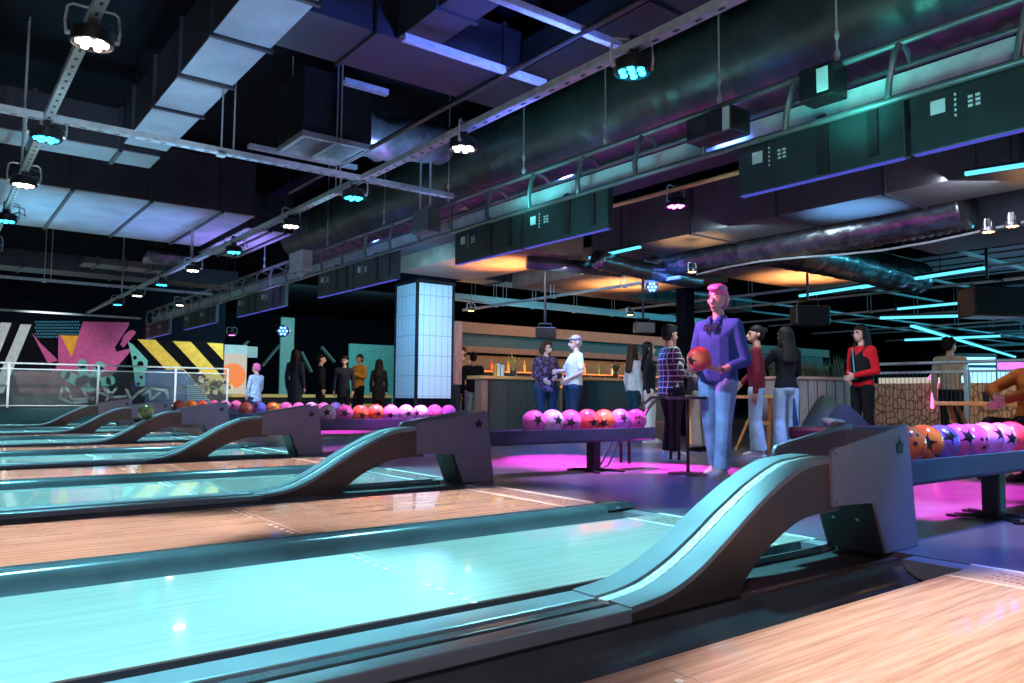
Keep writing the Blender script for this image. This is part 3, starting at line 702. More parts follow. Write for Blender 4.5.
for y in (2.35, 3.2, 4.3, 5.35, 6.6, 8.0, 9.6, 12):
    m = MB(); m.tube([(0, y-10, .32), (0, y-10, 1.5)], .006, 6); m.lathe([(.012, .34), (.02, .37), (.012, .40)], (0, y-10, 0), 10); m.lathe([(.01, .46), (.016, .49), (.01, .52)], (0, y-10, 0), 10); m.build('hanger_cable', M['strut'], TR)
SCR = emit('screen_glow', (.10, .22, .9), 1.6)
EDGE = emit('blue_edge_glow', (.10, .12, .9), .55)  # bezel edge made to glow for light caught on it, no lamp
def monitor(y0, label):
    r = empty('score_screen', (4.25, y0+.55, 2.03)); tag(r, label, 'screen', 'overhead score screens')
    MB().box(-.02, .04, -.545, .545, 0, .35).build('casing', M['monitor'], r, bevel=.006)
    MB().box(.041, .043, -.53, .53, .015, .335).build('screen', SCR, r)
    MB().box(-.022, .02, -.53, .53, -.006, .001).build('edge_glow', EDGE, r)
    m = MB(); m.box(-.024, -.02, .36, .435, .19, .265); m.build('label', M['label'], r)
    m = MB()
    for i in range(5): m.box(-.024, -.02, .305, .315, .15+.028*i, .164+.028*i)
    for i in range(3):
        for j in range(2): m.box(-.024, -.02, .19+.036*j, .212+.036*j, .18+.024*i, .194+.024*i)
    m.build('sockets', M['label'], r)
    MB().box(-.034, -.02, -.10, -.02, .02, .33).build('bracket', M['black'], r); MB().box(-.034, -.02, -.40, -.34, .05, .33).build('bracket', M['black'], r)
    MB().bar((-.005, -.06, .33), (-.04, -.06, .37), .05, .02).build('mount', M['black_metal'], r)
md = ['black back of the nearest score screen at far right', 'black back of the second score screen, left neighbour of the nearest one', 'black screen back at centre, right one of the pair above the white shirt woman',
      'black screen back at centre, left one of the pair right of the pillar', 'black screen back just left above the tiled pillar, right one of its pair', 'black screen back beside the white box on the truss',
      'right screen of the fourth pair from the camera', 'left screen of the fourth pair from the camera', 'right screen of the fifth pair from the camera', 'left screen of the fifth pair from the camera', 'right screen of the farthest pair', 'left screen of the farthest pair']
for i, y in enumerate([v for k in range(6) for v in (.86+k*PITCH, 1.98+k*PITCH)]): monitor(y, md[i])
PJ = empty('projector', (4.12, 3.0, 2.42)); tag(PJ, 'black projector with pale side panel hanging in the truss between the near screens', 'projector')
MB().box(-.08, .12, -.02, .36, 0, .17).build('casing', M['black'], PJ, bevel=.015)
MB().box(-.09, -.08, .0, .05, .01, .16).build('side_panel', M['label'], PJ)
MB().tube([(-.1, .22, .08), (-.07, .22, .08)], .05, 16).build('lens', M['hood_in'], PJ)
WB = empty('truss_box', (4.12, 2.3, 2.45)); tag(WB, 'small black box with pale label on the truss right of the projector', 'box')
MB().box(-.06, .1, -.0, .22, 0, .2).build('casing', M['black_metal'], WB, bevel=.01); MB().box(-.066, -.06, .03, .10, .03, .17).build('label', M['label'], WB)
WB = empty('white_box', (4.05, 10.2, 2.42)); tag(WB, 'white square box mounted at mid length of the truss, left of the pillar', 'box')
MB().box(-.05, .1, -.24, .24, -.02, .26).build('casing', M['tile'], WB, bevel=.01); MB().tube([(-.05, -.1, -.03), (.02, -.12, -.09)], .04, 10).build('bracket', M['strut'], WB)
JB = empty('junction_box', (4.1, 6.9, 2.42)); tag(JB, 'dark junction block on the truss where the cross rail ends', 'box')
MB().box(-.06, .1, -.16, .16, -.02, .24).build('casing', M['truss'], JB, bevel=.012); MB().tube([(0, -.1, .24), (0, -.1, .8)], .012, 8).build('stem', M['strut'], JB); MB().tube([(0, .1, .24), (0, .1, .8)], .012, 8).build('stem', M['strut'], JB)
o = MB().tube([(0, 2.5, .02), (0, 1, -.0), (0, -.4, 0)], .02, 8).build('approach_rail', M['orange_wood'], loc=(5.15, 3.9, 2.52)); tag(o, 'orange lit rail carrying the magenta lamp', 'rail')
o = MB().tube([Vector((9.0, 7.3-i*.55, 2.52+.05*math.sin(i*.9)))-Vector((9, 7.3, 2.5)) for i in range(22)], .014, 8).build('wavy_cable', M['strut'], smooth=True, loc=(9, 7.3, 2.5)); tag(o, 'thick wavy pale cable slung across the right side under the ceiling', 'cable')

# ------------------------------------------------------------------ speakers
def speaker(px, py, dist, w, label, rz):
    p = Vector((0, 0, CH))+ray(px, py)*dist; r = empty('loudspeaker', p, rz); tag(r, label, 'loudspeaker', 'hanging loudspeakers')
    MB().xy([(-w*.5, -.28*w), (w*.5, -.28*w), (w*.38, .28*w), (-w*.38, .28*w)], -.26*w, .26*w).build('cabinet', M['black'], r, bevel=.02)
    MB().box(-w*.46, w*.46, -.29*w, -.28*w, -.22*w, .22*w).build('front_grille', M['black_metal'], r)
    MB().xz([(w*.40, -.22*w), (w*.46, -.22*w), (w*.46, .22*w), (w*.40, .22*w)], -.2*w, .2*w).build('side_plate', M['label'], r)
    MB().tube([(-w*.3, 0, .26*w), (-w*.3, 0, .42*w), (w*.3, 0, .42*w), (w*.3, 0, .26*w)], .014, 8).build('bracket', M['black_metal'], r)
    MB().tube([(0, 0, .42*w), (0, 0, max(.5, 3.85-p.z))], .02, 8).build('drop_rod', M['black_metal'], r)
speaker(988, 303, 10.5, .78, 'big black loudspeaker hanging at the right edge', -.5)
speaker(808, 316, 12, .58, 'black loudspeaker hanging right of the bowler', -.5)
speaker(545, 333, 12, .34, 'small black loudspeaker over the woman in the floral shirt', -.5)
speaker(643, 328, 12, .34, 'small black loudspeaker over the women left of the plaid man', -.5)

# ------------------------------------------------------------------ bar
BY = 10.9
def bx_(u, y=BY): return aty(u, 390, y).x
BC = empty('bar_counter', (bx_(482), BY, 0)); tag(BC, 'dark wooden bar counter with orange lit top right of the pillar', 'bar counter')
L1 = bx_(560)-bx_(482)
MB().box(.12, L1, 0, .25, .08, 1.0).build('front_panel', M['walnut'], BC)
MB().box(0, .12, 0, .22, 0, 1.0).build('end_panel', M['oak'], BC)
MB().box(-.04, L1+.05, -.06, .42, 1.0, 1.06).build('worktop', M['orange_wood'], BC, bevel=.01)
MB().box(.12, L1, .02, .1, 0, .08).build('kick_board', M['black'], BC)
for i in range(4): MB().box(.14+i*.42, .15+i*.42, -.006, 0, .08, 1.0).build('panel_joint', M['black'], BC)
BC = empty('bar_counter', (bx_(588), BY, 0)); tag(BC, 'second bar counter with pale corner behind the white shirt woman', 'bar counter')
L2 = bx_(642)-bx_(588)
MB().box(.35, L2, .04, .7, .06, 1.02).build('front_panel', mk('dark_red_panel', (.05, .018, .014), .5), BC)
MB().box(0, .35, 0, .75, 0, 1.02).build('corner_panel', M['galv_dk'], BC)
MB().box(-.06, L2+.05, -.06, .8, 1.02, 1.08).build('worktop', M['orange_wood'], BC, bevel=.01)
CY = 14.8
cx0 = aty(448, 330, CY).x
def cz_(v): return aty(455, v, CY).z
CN_ = empty('bar_canopy', (cx0, CY, 0)); tag(CN_, 'long timber and teal canopy above the bar', 'canopy')
CL = 16
MB().box(0, CL, 0, .12, cz_(332), cz_(321)).build('upper_fascia', M['oak'], CN_)
MB().box(.1, CL, .25, .35, cz_(345), cz_(332)).build('teal_panel', mk('teal_panel', (.014, .075, .10), .5), CN_)
MB().box(0, CL, .05, .2, cz_(351), cz_(345)).build('lower_fascia', M['oak'], CN_)
MB().box(0, CL, .12, 2.2, cz_(321)-.04, cz_(321)).build('roof_board', M['black'], CN_)
PPn = empty('timber_post', (aty(457.5, 356, 11.2).x, 11.2, 0)); tag(PPn, 'red brown timber board standing against the right side of the pillar', 'post')
MB().box(-.06, .06, -.05, .05, .9, 2.0).build('board', mk('red_timber', (.42, .16, .11), .5, 0, .3, 6, stretch=(6, 6, .6)), PPn); MB().box(-.04, .04, -.04, .04, 0, .9).build('stem', M['black'], PPn)
BB = empty('back_bar', (cx0+.8, 15.9, 0)); tag(BB, 'back bar shelves glowing orange behind the bar', 'shelf')
MB().box(0, 8, .3, .36, 0, 1.75).build('back_panel', M['walnut'], BB)
MB().box(0, 8, -.1, .3, .95, 1.0).build('shelf', M['orange_wood'], BB); MB().box(0, 8, .0, .3, 1.32, 1.35).build('shelf', M['orange_wood'], BB); MB().box(0, 8, -.1, .3, 0, .9).build('base_unit', M['walnut'], BB)
rbt = random.Random(4); bm_ = [mk('amber_glass', (.75, .32, .05), .15), mk('green_glass', (.08, .25, .1), .15), mk('clear_glass', (.8, .75, .65), .15), mk('red_glass', (.7, .08, .04), .15)]
BP = [MB().lathe([(.036, 0), (.038, .02), (.038, .17), (.014, .22), (.013, .29), (.015, .30)], (0, 0, 0), 10) for _ in bm_]
BPO = {}
hues = ['amber', 'green', 'clear', 'red']
for i in range(26):
    k = rbt.randrange(4); x = cx0+1.0+i*.27; z = 1.001 if i % 2 else 1.351
    if k not in BPO: BPO[k] = BP[k].build('bottle', bm_[k], smooth=True); b = BPO[k]
    else: b = BPO[k].copy(); COL.objects.link(b)
    b.location = (x, 15.98, z); tag(b, '%s bottle on the %s back bar shelf, bottle row behind the counters' % (hues[k], 'lower' if i % 2 else 'upper'), 'bottle', '%s bottles on the %s back bar shelf' % (hues[k], 'lower' if i % 2 else 'upper'))
def plant(p, s, label, n=26, mat=None):
    r = empty('potted_plant', p); tag(r, label, 'plant'); MB().lathe([(.09*s, 0), (.12*s, .2*s), (.11*s, .2*s)], (0, 0, 0), 14).build('pot', M['walnut'], r)
    mb = MB(); rr = random.Random(int(p[0]*100))
    for i in range(n):
        a = rr.uniform(0, 2*PI); t = rr.uniform(.15, .75); L = s*rr.uniform(.4, .75); d = Vector((math.cos(a)*math.sin(t), math.sin(a)*math.sin(t), math.cos(t)))
        b = Vector((0, 0, .18*s)); e = b+d*L; m_ = b+d*L*.5+Vector((0, 0, .06*s)); sd = d.cross(Vector((0, 0, 1))).normalized()*.03*s
        mb.grid([[b-sd*.3, b+sd*.3], [m_-sd, m_+sd], [e-sd*.1-Vector((0, 0, .05*s)), e+sd*.1-Vector((0, 0, .05*s))]])
    mb.build('leaves', mat or M['leafy'], r)
plant((bx_(520), BY+.2, 1.06), .55, 'golden leafed plant on the dark bar counter', 34, mk('golden_leaves', (.65, .42, .10), .6))
plant((bx_(628), BY+.35, 1.08), .5, 'small dark plant on the second bar counter')
for i, (u, h) in enumerate(((500, .2), (503, .22), (507, .2))):
    o = MB().lathe([(.035, 0), (.045, h), (.04, h), (.032, .01)], (0, 0, 0), 12).build('beer_glass', bm_[2] if i else bm_[0], smooth=True, loc=(bx_(u), BY+.15, 1.06)); tag(o, ['left', 'middle', 'right'][i]+' one of three tumblers beside the golden plant on the bar', 'glass', 'tumblers on the bar')

# ------------------------------------------------------------------ railings, tables, planter on the right
FX = 10.9
FN = empty('mesh_fence', (FX, 1.5, 0)); tag(FN, 'steel railing fence with wire mesh panels at the right', 'fence')
ys = [-5.0, -3.0, -1.2, .6, 2.55, 3.5, 4.42, 5.75]
for i, y in enumerate(ys):
    MB().box(-.025, .025, y-1.5-.02, y-1.5+.02, 0, 1.16).build('post', M['strut'] if i != 7 else M['orange_wood'], FN)
MB().tube([(0, ys[0]-1.5, 1.20), (0, ys[-1]-1.5, 1.20)], .022).build('handrail', M['strut'], FN, smooth=True)
MB().box(-.015, .015, ys[0]-1.5, ys[-1]-1.5, 1.06, 1.09).build('rail', M['strut'], FN); MB().box(-.015, .015, ys[0]-1.5, ys[-1]-1.5, .08, .11).build('rail', M['strut'], FN)
mb = MB(); y = -1.0
while y < 5.7: mb.box(-.003, .003, y-1.5-.003, y-1.5+.003, .1, 1.06); y += .055
mb.build('vertical_wires', M['black_metal'], FN)
SW = mk('sandy_rock', (.42, .30, .19), .9, 0, .5, 7, bump=.8)
def sandy():
    m, nt, b = _mat('sandy_net_wall'); v = nt.nodes.new('ShaderNodeTexVoronoi'); v.inputs['Scale'].default_value = 7; v.feature = 'DISTANCE_TO_EDGE'
    tc = nt.nodes.new('ShaderNodeTexCoord'); nt.links.new(tc.outputs['Object'], v.inputs['Vector'])
    r = _ramp(nt, v.outputs['Distance'], [(.02, (.14, .09, .05)), (.10, (.48, .34, .22))]); nt.links.new(r.outputs[0], b.inputs['Base Color']); b.inputs['Roughness'].default_value = .9; return m
mb = MB(); mb.box(13.6, 13.8, -8, 7.3, 0, .98); o = mb.build('rock_wall', sandy()); tag(o, 'sandy stone patterned low wall seen through the mesh fence', 'wall panel')
def trestle_table(p, L, W, H, rz, label, topm, legm):
    r = empty('trestle_table', p, rz); tag(r, label, 'table', 'timber trestle tables')
    t = MB()
    t.box(-L/2, L/2, -W/2, W/2, H-.045, H); t.build('tabletop', topm, r, bevel=.006)
    for sx in (-1, 1):
        for sy in (-1, 1): MB().bar((sx*(L/2-.32), sy*W*.42, 0), (sx*(L/2-.08), sy*W*.16, H-.045), .05, .03).build('leg', legm, r)
        MB().box(sx*(L/2-.2)-.02, sx*(L/2-.2)+.02, -W*.3, W*.3, H*.45, H*.45+.05).build('stretcher', legm, r)
tt = atz(975, 405, .64)
trestle_table((9.3, 3.05, 0), 1.9, .6, .68, PI/2, 'long timber trestle table in front of the mesh fence at the right edge', M['orange_wood'], M['orange_wood'])
trestle_table((9.3, 7.0, 0), 1.6, .7, .74, PI/2-.2, 'orange trestle table behind the bowlers legs', M['orange_wood'], M['orange_wood'])
o = MB().lathe([(.033, 0), (.034, .10), (.028, .115)], (0, 0, 0), 14).build('drink_can', M['black_metal'], smooth=True, loc=(9.25, 3.55, .68)); tag(o, 'dark drink can on the trestle table at the right', 'can')
o = MB().lathe([(.03, 0), (.006, .01), (.006, .1), (.03, .13), (.035, .2)], (0, 0, 0), 14).build('wine_glass', bm_[2], smooth=True, loc=(9.25, 2.95, .68)); tag(o, 'stemmed glass on the trestle table at the right edge', 'glass')
# high round table with a single pole by the bowler
q = atz(697, 477, 0)
HT = empty('pole_table', (q.x+.12, q.y+.2, 0)); tag(HT, 'small high table on a single thin pole beside the bowlers legs', 'table')
MB().lathe([(.19, 0), (.18, .012), (.03, .02)], (0, 0, 0), 20).build('foot_disc', M['black_metal'], HT, smooth=True)
MB().tube([(0, 0, .015), (0, 0, .69)], .015, 10).build('pole', M['black_metal'], HT, smooth=True)
MB().lathe([(.19, .685), (.20, .69), (.20, .705), (.19, .71)], (0, 0, 0), 24).build('tabletop', M['galv_dk'], HT)
# bent tube barrier in front of the plaid man
q = atz(668, 462, 0)
BRR = empty('tube_barrier', (q.x, q.y, 0)); tag(BRR, 'dark bent tube handrail at the end of the second ball rack', 'railing')
for d in (0, .12):
    MB().tube([(-.5, .1+d, 0), (-.5, .1+d, .3), (-.15, .1+d, .62), (-.02, .1+d, .70), (.3, .1+d, .70), (.3, .1+d, 0)], .017, 8).build('tube', M['black_metal'], BRR, smooth=True)
# planter partition
q = atz(822, 366, 1.0)
PN = empty('planter_box', (9.9, 6.35, 0), -.35); tag(PN, 'pale timber planter partition left of the woman in red', 'planter')
MB().box(-.2, 1.25, 0, .45, 0, .98).build('box_body', mk('pale_boards', (.36, .31, .33), .6, 0, .3, 5, stretch=(8, 8, .5)), PN)
MB().box(-.23, 1.28, -.03, .48, .98, 1.02).build('rim', mk('pink_rim', (.55, .32, .28), .5), PN)
for i in range(9): MB().box(-.2+i*.16, -.19+i*.16, -.004, 0, 0, .98).build('board_joint', M['black'], PN)
rr = random.Random(9); mb = MB()
for i in range(260):
    b = Vector((rr.uniform(-.15, 1.2), rr.uniform(.1, .4), 1.0)); d = Vector((rr.gauss(0, .25), rr.gauss(0, .2), 1)).normalized(); L = rr.uniform(.15, .42); s = Vector((.008, .004, 0))
    mb.grid([[b-s, b+s], [b+d*L*.6-s, b+d*L*.6+s], [b+d*L, b+d*L+s*.1]])
mb.build('grassy_plants', M['leafy'], PN)
# armchairs and coats as soft dark heaps
def beanbag(p, s, mat, label, seed):
    rr = random.Random(seed); mb = MB(); mb.ball((0, 0, s*.42), (s*.55, s*.5, s*.45), 24, 16)
    vs = []
    for x, y, z in mb.v:
        k = 1+.10*math.sin(7*x/s+seed)*math.cos(5*y/s)+.06*math.sin(9*z/s+seed*2)
        z2 = max(0, z); top = max(0, (z-.4*s)/(s*.5)); vs.append((x*k*(1-.45*top), y*k*(1-.4*top)+.12*s*top, z2*(1+.25*top)))
    mb.v = vs; o = mb.build('beanbag', mat, smooth=True, ang=180, loc=p); tag(o, label, 'beanbag', 'beanbag seats'); return o
beanbag((8.55, 4.75, 0), .6, mk('black_cloth', (.015, .015, .018), .9), 'black beanbag below the pale planter partition', 1)
beanbag((9.3, 5.4, 0), .7, mk('green_cloth', (.06, .09, .08), .9), 'dark green beanbag beside the woman in red', 2)
o = MB().tube([(0, 0, .05), (.12, .15, .09), (.3, .1, .06), (.42, .22, .08)], [.04, .06, .05, .03], 10).build('folded_towel', mk('mint_cloth', (.16, .26, .22), .9), smooth=True, loc=(7.2, 4.15, .42)); tag(o, 'crumpled mint cloth lying on a dark bench behind the hood', 'cloth'); o.scale = (1, 1, .6)
DB = empty('low_bench', (7.4, 4.2, 0)); tag(DB, 'low dark bench behind the nearest hood', 'bench'); MB().box(-.4, .8, -.3, .35, .28, .42).build('seat', M['black'], DB, bevel=.04)
for sx in (-.3, .7):
    for sy in (-.2, .25): MB().box(sx-.02, sx+.02, sy-.02, sy+.02, 0, .28).build('leg', M['black_metal'], DB)

# ------------------------------------------------------------------ far hall on the right: grid of rails with cyan tubes
rg = random.Random(12)
for i in range(14):
    y = -12+i*1.9
    rail((12.5, y, 2.95+.12*(i % 3)), (43, y, 2.95+.12*(i % 3)), 'thin cyan lit grid rail reaching away in the far hall, %s from the right' % NTH[i].replace('nearest', 'first') if i < 12 else 'thin grid rail at the left side of the far hall, %s one' % ('near' if i == 12 else 'last'), .06, (), False)
for i in range(12):
    x = 13.5+i*2.4
    rail((x, -14, 2.82+.1*(i % 2)), (x, 14, 2.82+.1*(i % 2)), 'cross rail of the far hall grid, %s in depth' % NTH[i], .06, (.2, .36, .52, .68, .84), False)
TUBE = emit('cyan_tube', (.10, .62, .85), 1.8)
def tube_light(p, q, label, w=.05):
    c = (Vector(p)+Vector(q))/2; r = empty('tube_light', c); tag(r, label, 'tube light', 'tube lights in the far hall')
    MB().bar(Vector(p)-c, Vector(q)-c, w, w*.6).build('diffuser', TUBE, r); MB().bar(Vector(p)-c+Vector((0, 0, w*.6)), Vector(q)-c+Vector((0, 0, w*.6)), w*1.2, w*.5).build('housing', M['black_metal'], r)
    for t in (.2, .8): h = (Vector(p)-c)*(1-t)+(Vector(q)-c)*t; MB().tube([h+Vector((0, 0, w*.7)), h+Vector((0, 0, 3.9-c.z))], .006, 6).build('hanger', M['black_metal'], r)
def tl(a, b, z, label, w=.05): tube_light(atz(*a, z), atz(*b, z), label, w)
tl((861, 288), (922, 277), 2.75, 'single cyan tube light right of the bowler above the red woman', .05)
tl((912, 326), (1015, 357), 2.6, 'long bright cyan tube light slanting down to the right edge', .09)
tl((898, 309), (1024, 297), 2.7, 'cyan tube light running level below the big loudspeaker', .07)
tl((800, 296), (985, 268), 2.75, 'long cyan tube light along the duct above the red woman', .07)
tl((905, 340), (1000, 336), 2.6, 'faint level cyan tube light deep in the hall', .1)
tl((880, 318), (960, 316), 2.6, 'short cyan tube light left of the big loudspeaker', .09)
tl((965, 174), (1024, 165), 2.78, 'cyan tube at the upper right edge beside the long duct', .05)
tl((590, 258), (640, 247), 2.75, 'blue white tube light above the dazzling lamp', .05)
# arcade screens beyond the fence
ARC = emit('arcade_screen_glow', (.25, .62, 1), 2.2); PUR = emit('purple_neon', (.55, .1, .9), 2.5); PNK = emit('pink_neon', (1, .15, .5), 3); WHT = emit('added_tray_glow', (1, .9, .75), .55)
def arcade(px, dist, w, h, z0, label, m2=None):
    p = Vector((0, 0, CH))+ray(px, 390)*dist; r = empty('arcade_machine', (p.x, p.y, 0), -CYAW); tag(r, label, 'arcade machine', 'arcade machines')
    MB().yz([(-.3, 0), (.35, 0), (.35, z0+h+.3), (-.05, z0+h+.3), (-.05, z0), (-.3, z0-.1)], -w/2-.04, w/2+.04).build('cabinet', M['black'], r)
    MB().box(-w/2, w/2, -.056, -.05, z0, z0+h).build('screen', ARC, r); MB().box(-w/2, w/2, -.06, -.05, z0+h+.06, z0+h+.22).build('marquee', m2 or ARC, r); MB().box(-w/2, w/2, -.33, -.30, .1, z0-.15).build('front_panel', PUR if m2 else M['black_metal'], r)
arcade(972, 16, .95, .75, .62, 'glowing blue arcade screen behind the mesh fence')
arcade(1006, 17, .75, .7, .62, 'second glowing arcade screen at the right edge behind the fence', PUR)
o = MB().tube([(0, 0, .5), (.05, 0, .75), (.2, 0, .95), (.15, 0, 1.1), (-.05, 0, 1.0)], .035, 8).build('pink_sign', PNK, loc=atx(932, 395, 13.4)-Vector((0, 0, .72))); tag(o, 'pink neon squiggle behind the mesh fence', 'neon sign')
for u, w_, lab in ((897, .28, 'left of two glowing white trays on the rock wall behind the fence'), (918, .36, 'right of two glowing white trays on the rock wall behind the fence')):
    o = MB().box(-.08, .08, -w_, w_, 0, .10).build('glow_tray', WHT, loc=(13.7, atx(u, 393, 13.7).y, .98)); tag(o, lab, 'tray', 'white trays')  # plain white trays given an added glow, not lamps
# ------------------------------------------------------------------ far left back zone: counter with sign, posters, stripes on the rear wall
BX = lambda u, y: aty(u, 390, y).x
KC = empty('service_counter', (BX(228, 24), 24, 0)); tag(KC, 'orange trimmed service counter behind the child', 'counter')
KW = BX(392, 24)-BX(228, 24)
MB().box(0, KW, 0, .8, 0, .62).build('front', M['black_metal'], KC); MB().box(0, KW, -.05, .8, .62, .72).build('worktop', M['orange_wood'], KC)
for i in range(6): MB().box(.5+i*1.0, 1.1+i*1.0, -.03, 0, .1, .42).build('drawer', M['orange_wood'], KC)
SG = empty('menu_panel', (BX(222, 26), 26, 0)); tag(SG, 'bright cream panel with an orange disc behind the glass fence', 'sign')
w_ = BX(246, 26)-BX(222, 26)
MB().box(0, w_, 0, .05, .6, 2.05).build('panel', WHT, SG); MB().box(0, w_, -.01, .02, 2.05, 2.35).build('header', M['tile'], SG)
MB().xz([(w_*.42+.42*math.cos(2*PI*k/24), 1.32+.42*math.sin(2*PI*k/24)) for k in range(24)], -.03, 0).build('orange_disc', emit('orange_disc', (1, .25, .05), .9), SG)
def wall_bar(u0, v0, u1, v1, w, label, mat):
    a, b = aty(u0, v0, 29.7), aty(u1, v1, 29.7); c = (a+b)/2; o = MB().bar(a-c, b-c, .08, w, (0, 1, 0)).build('wall_stripe', mat, loc=c); tag(o, label, 'wall stripe', 'pale stripes on the rear wall')
WS = mk('pale_stripe_paint', (.30, .42, .42), .8)
wall_bar(262, 366, 279, 345, .25, 'left pale diagonal stripe on the rear wall above the child', WS); wall_bar(301, 352, 311, 372, .25, 'pale diagonal stripe on the rear wall right of the tall figure', WS)
wall_bar(321, 347, 334, 362, .25, 'pale diagonal stripe above the group at the left of the pillar', WS); wall_bar(360, 362, 372, 348, .25, 'pale diagonal stripe right over the yellow hooded person', WS)
wall_bar(238, 351, 248, 341, .2, 'short pale stripe behind the cream panel', WS)
o = MB().box(-.25, .25, 0, .1, 0, 3.5).build('teal_column', mk('teal_column', (.22, .42, .40), .7), loc=(BX(286, 27), 27, 0)); tag(o, 'pale teal column behind the tall dark figure', 'column')
o = MB().box(-1.2, 1.2, 0, .08, 0, 2.3).build('teal_board', mk('teal_board', (.12, .42, .40), .7), loc=(BX(378, 26), 26, .3)); tag(o, 'teal lit board on the rear wall just left of the pillar', 'board')
for u, v, lab in ((247, 352, 'left pale ventilation unit on the rear wall'), (357, 351, 'square white sign on the rear wall left of the pillar')):
    o = MB().box(-.35, .35, -.1, 0, -.2, .2).build('wall_unit', M['tile'], loc=aty(u, v, 28)); tag(o, lab, 'wall unit', 'units on the rear wall')

for i, (x0, x1, y0, y1) in enumerate(((14, 17, -6, 1), (14.5, 17.5, 2.2, 8), (19, 23, -9, -1.5), (19.5, 23, .5, 7), (25, 30, -8, 0), (25, 30, 2, 10), (32, 38, -6, 3), (32, 38, 5, 13))):
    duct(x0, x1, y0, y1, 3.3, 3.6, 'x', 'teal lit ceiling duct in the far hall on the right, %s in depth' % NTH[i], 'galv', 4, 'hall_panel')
# ------------------------------------------------------------------ people
def hull_into(mb, ells):
    bm = bmesh.new()
    for c, r in ells:
        rx, ry, rz = r if isinstance(r, (tuple, list)) else (r, r, r)
        for i in range(9):
            t = -PI/2+PI*i/8; k = 1 if i in (0, 8) else 12
            for j in range(k): bm.verts.new((c[0]+rx*math.cos(t)*math.cos(2*PI*j/k), c[1]+ry*math.cos(t)*math.sin(2*PI*j/k), c[2]+rz*math.sin(t)))
    res = bmesh.ops.convex_hull(bm, input=bm.verts)
    bmesh.ops.delete(bm, geom=[v for v in bm.verts if not v.link_faces], context='VERTS')
    bm.verts.index_update(); mb.add([v.co.copy() for v in bm.verts], [tuple(v.index for v in f.verts) for f in bm.faces]); bm.free()
def fuse(name, mb, mat, parent, voxel, smooth=5):
    """union of the overlapping pieces as one continuous smooth skin"""
    me = bpy.data.meshes.new(name); me.from_pydata(mb.v, [], mb.f); me.update()
    o = bpy.data.objects.new(name, me); COL.objects.link(o)
    r = o.modifiers.new('r', 'REMESH'); r.mode = 'VOXEL'; r.voxel_size = voxel
    s = o.modifiers.new('s', 'SMOOTH'); s.factor = .5; s.iterations = smooth
    dg = bpy.context.evaluated_depsgraph_get(); nm = bpy.data.meshes.new_from_object(o.evaluated_get(dg)); nm.name = name
    o.modifiers.clear(); o.data = nm; bpy.data.meshes.remove(me); nm.materials.clear(); nm.materials.append(mat)
    for p in nm.polygons: p.use_smooth = True
    o.parent = parent; return o
V = Vector
SKIN = dict(fair=mk('skin_fair', (.72, .44, .34), .5, 0, .06), tan=mk('skin_tan', (.50, .28, .19), .5, 0, .06), dark=mk('skin_dark', (.26, .14, .09), .5, 0, .06))
HAIR = dict(black=mk('hair_black', (.010, .008, .008), .6, 0, .3, 30, stretch=(1, 1, .2), spec=.2), brown=mk('hair_brown', (.05, .028, .017), .6, 0, .3, 30, stretch=(1, 1, .2), spec=.2), blond=mk('hair_blond', (.55, .42, .30), .5, 0, .3, 30, stretch=(1, 1, .2)),
            pink=mk('hair_magenta_lit', (.80, .16, .42), .5, 0, .25, 40), grey=mk('hair_grey', (.55, .55, .62), .5, 0, .3, 30))  # pink: light hair with the magenta light put into its colour
def cl(name, c, var=.15, sc=10): return mk(name, c, .88, 0, var, sc, bump=.1, spec=.15)
CL = dict(navy=cl('navy_jersey', (.045, .11, .30)), denim=cl('light_denim', (.22, .38, .62), .3, 6), black=cl('black_cotton', (.014, .014, .018)), white=cl('white_cotton', (.75, .78, .78)), maroon=cl('maroon_knit', (.16, .02, .035)),
          paleden=cl('pale_denim', (.40, .55, .58), .25, 6), red=cl('red_fleece', (.70, .02, .03)), charcoal=cl('charcoal_cotton', (.03, .035, .045)), teal=cl('dark_teal_cotton', (.02, .07, .09)), yellow=cl('amber_hoodie', (.75, .36, .05)),
          sand=cl('sand_cotton', (.42, .33, .22)), rust=cl('rust_jumper', (.40, .11, .02)), khaki=cl('khaki_cotton', (.42, .40, .30)), bluelit=cl('blue_lit_print', (.45, .70, .85), .35, 22), shoe=cl('pale_shoe', (.65, .62, .66)), darkblue=cl('dark_blue_denim', (.02, .05, .10)),  # paleblue: white shirt with the blue light put into its colour
          plaid=checks('checked_flannel', (.03, .025, .03), (.62, .62, .62), 13), floral=patches('floral_print', (.02, .018, .04), (.17, .09, .24), 17), cuff=cl('dark_collar', (.015, .02, .05)))
EYE = mk('eye_dark', (.02, .015, .012), .2); LIP = mk('lips', (.45, .16, .14), .5)
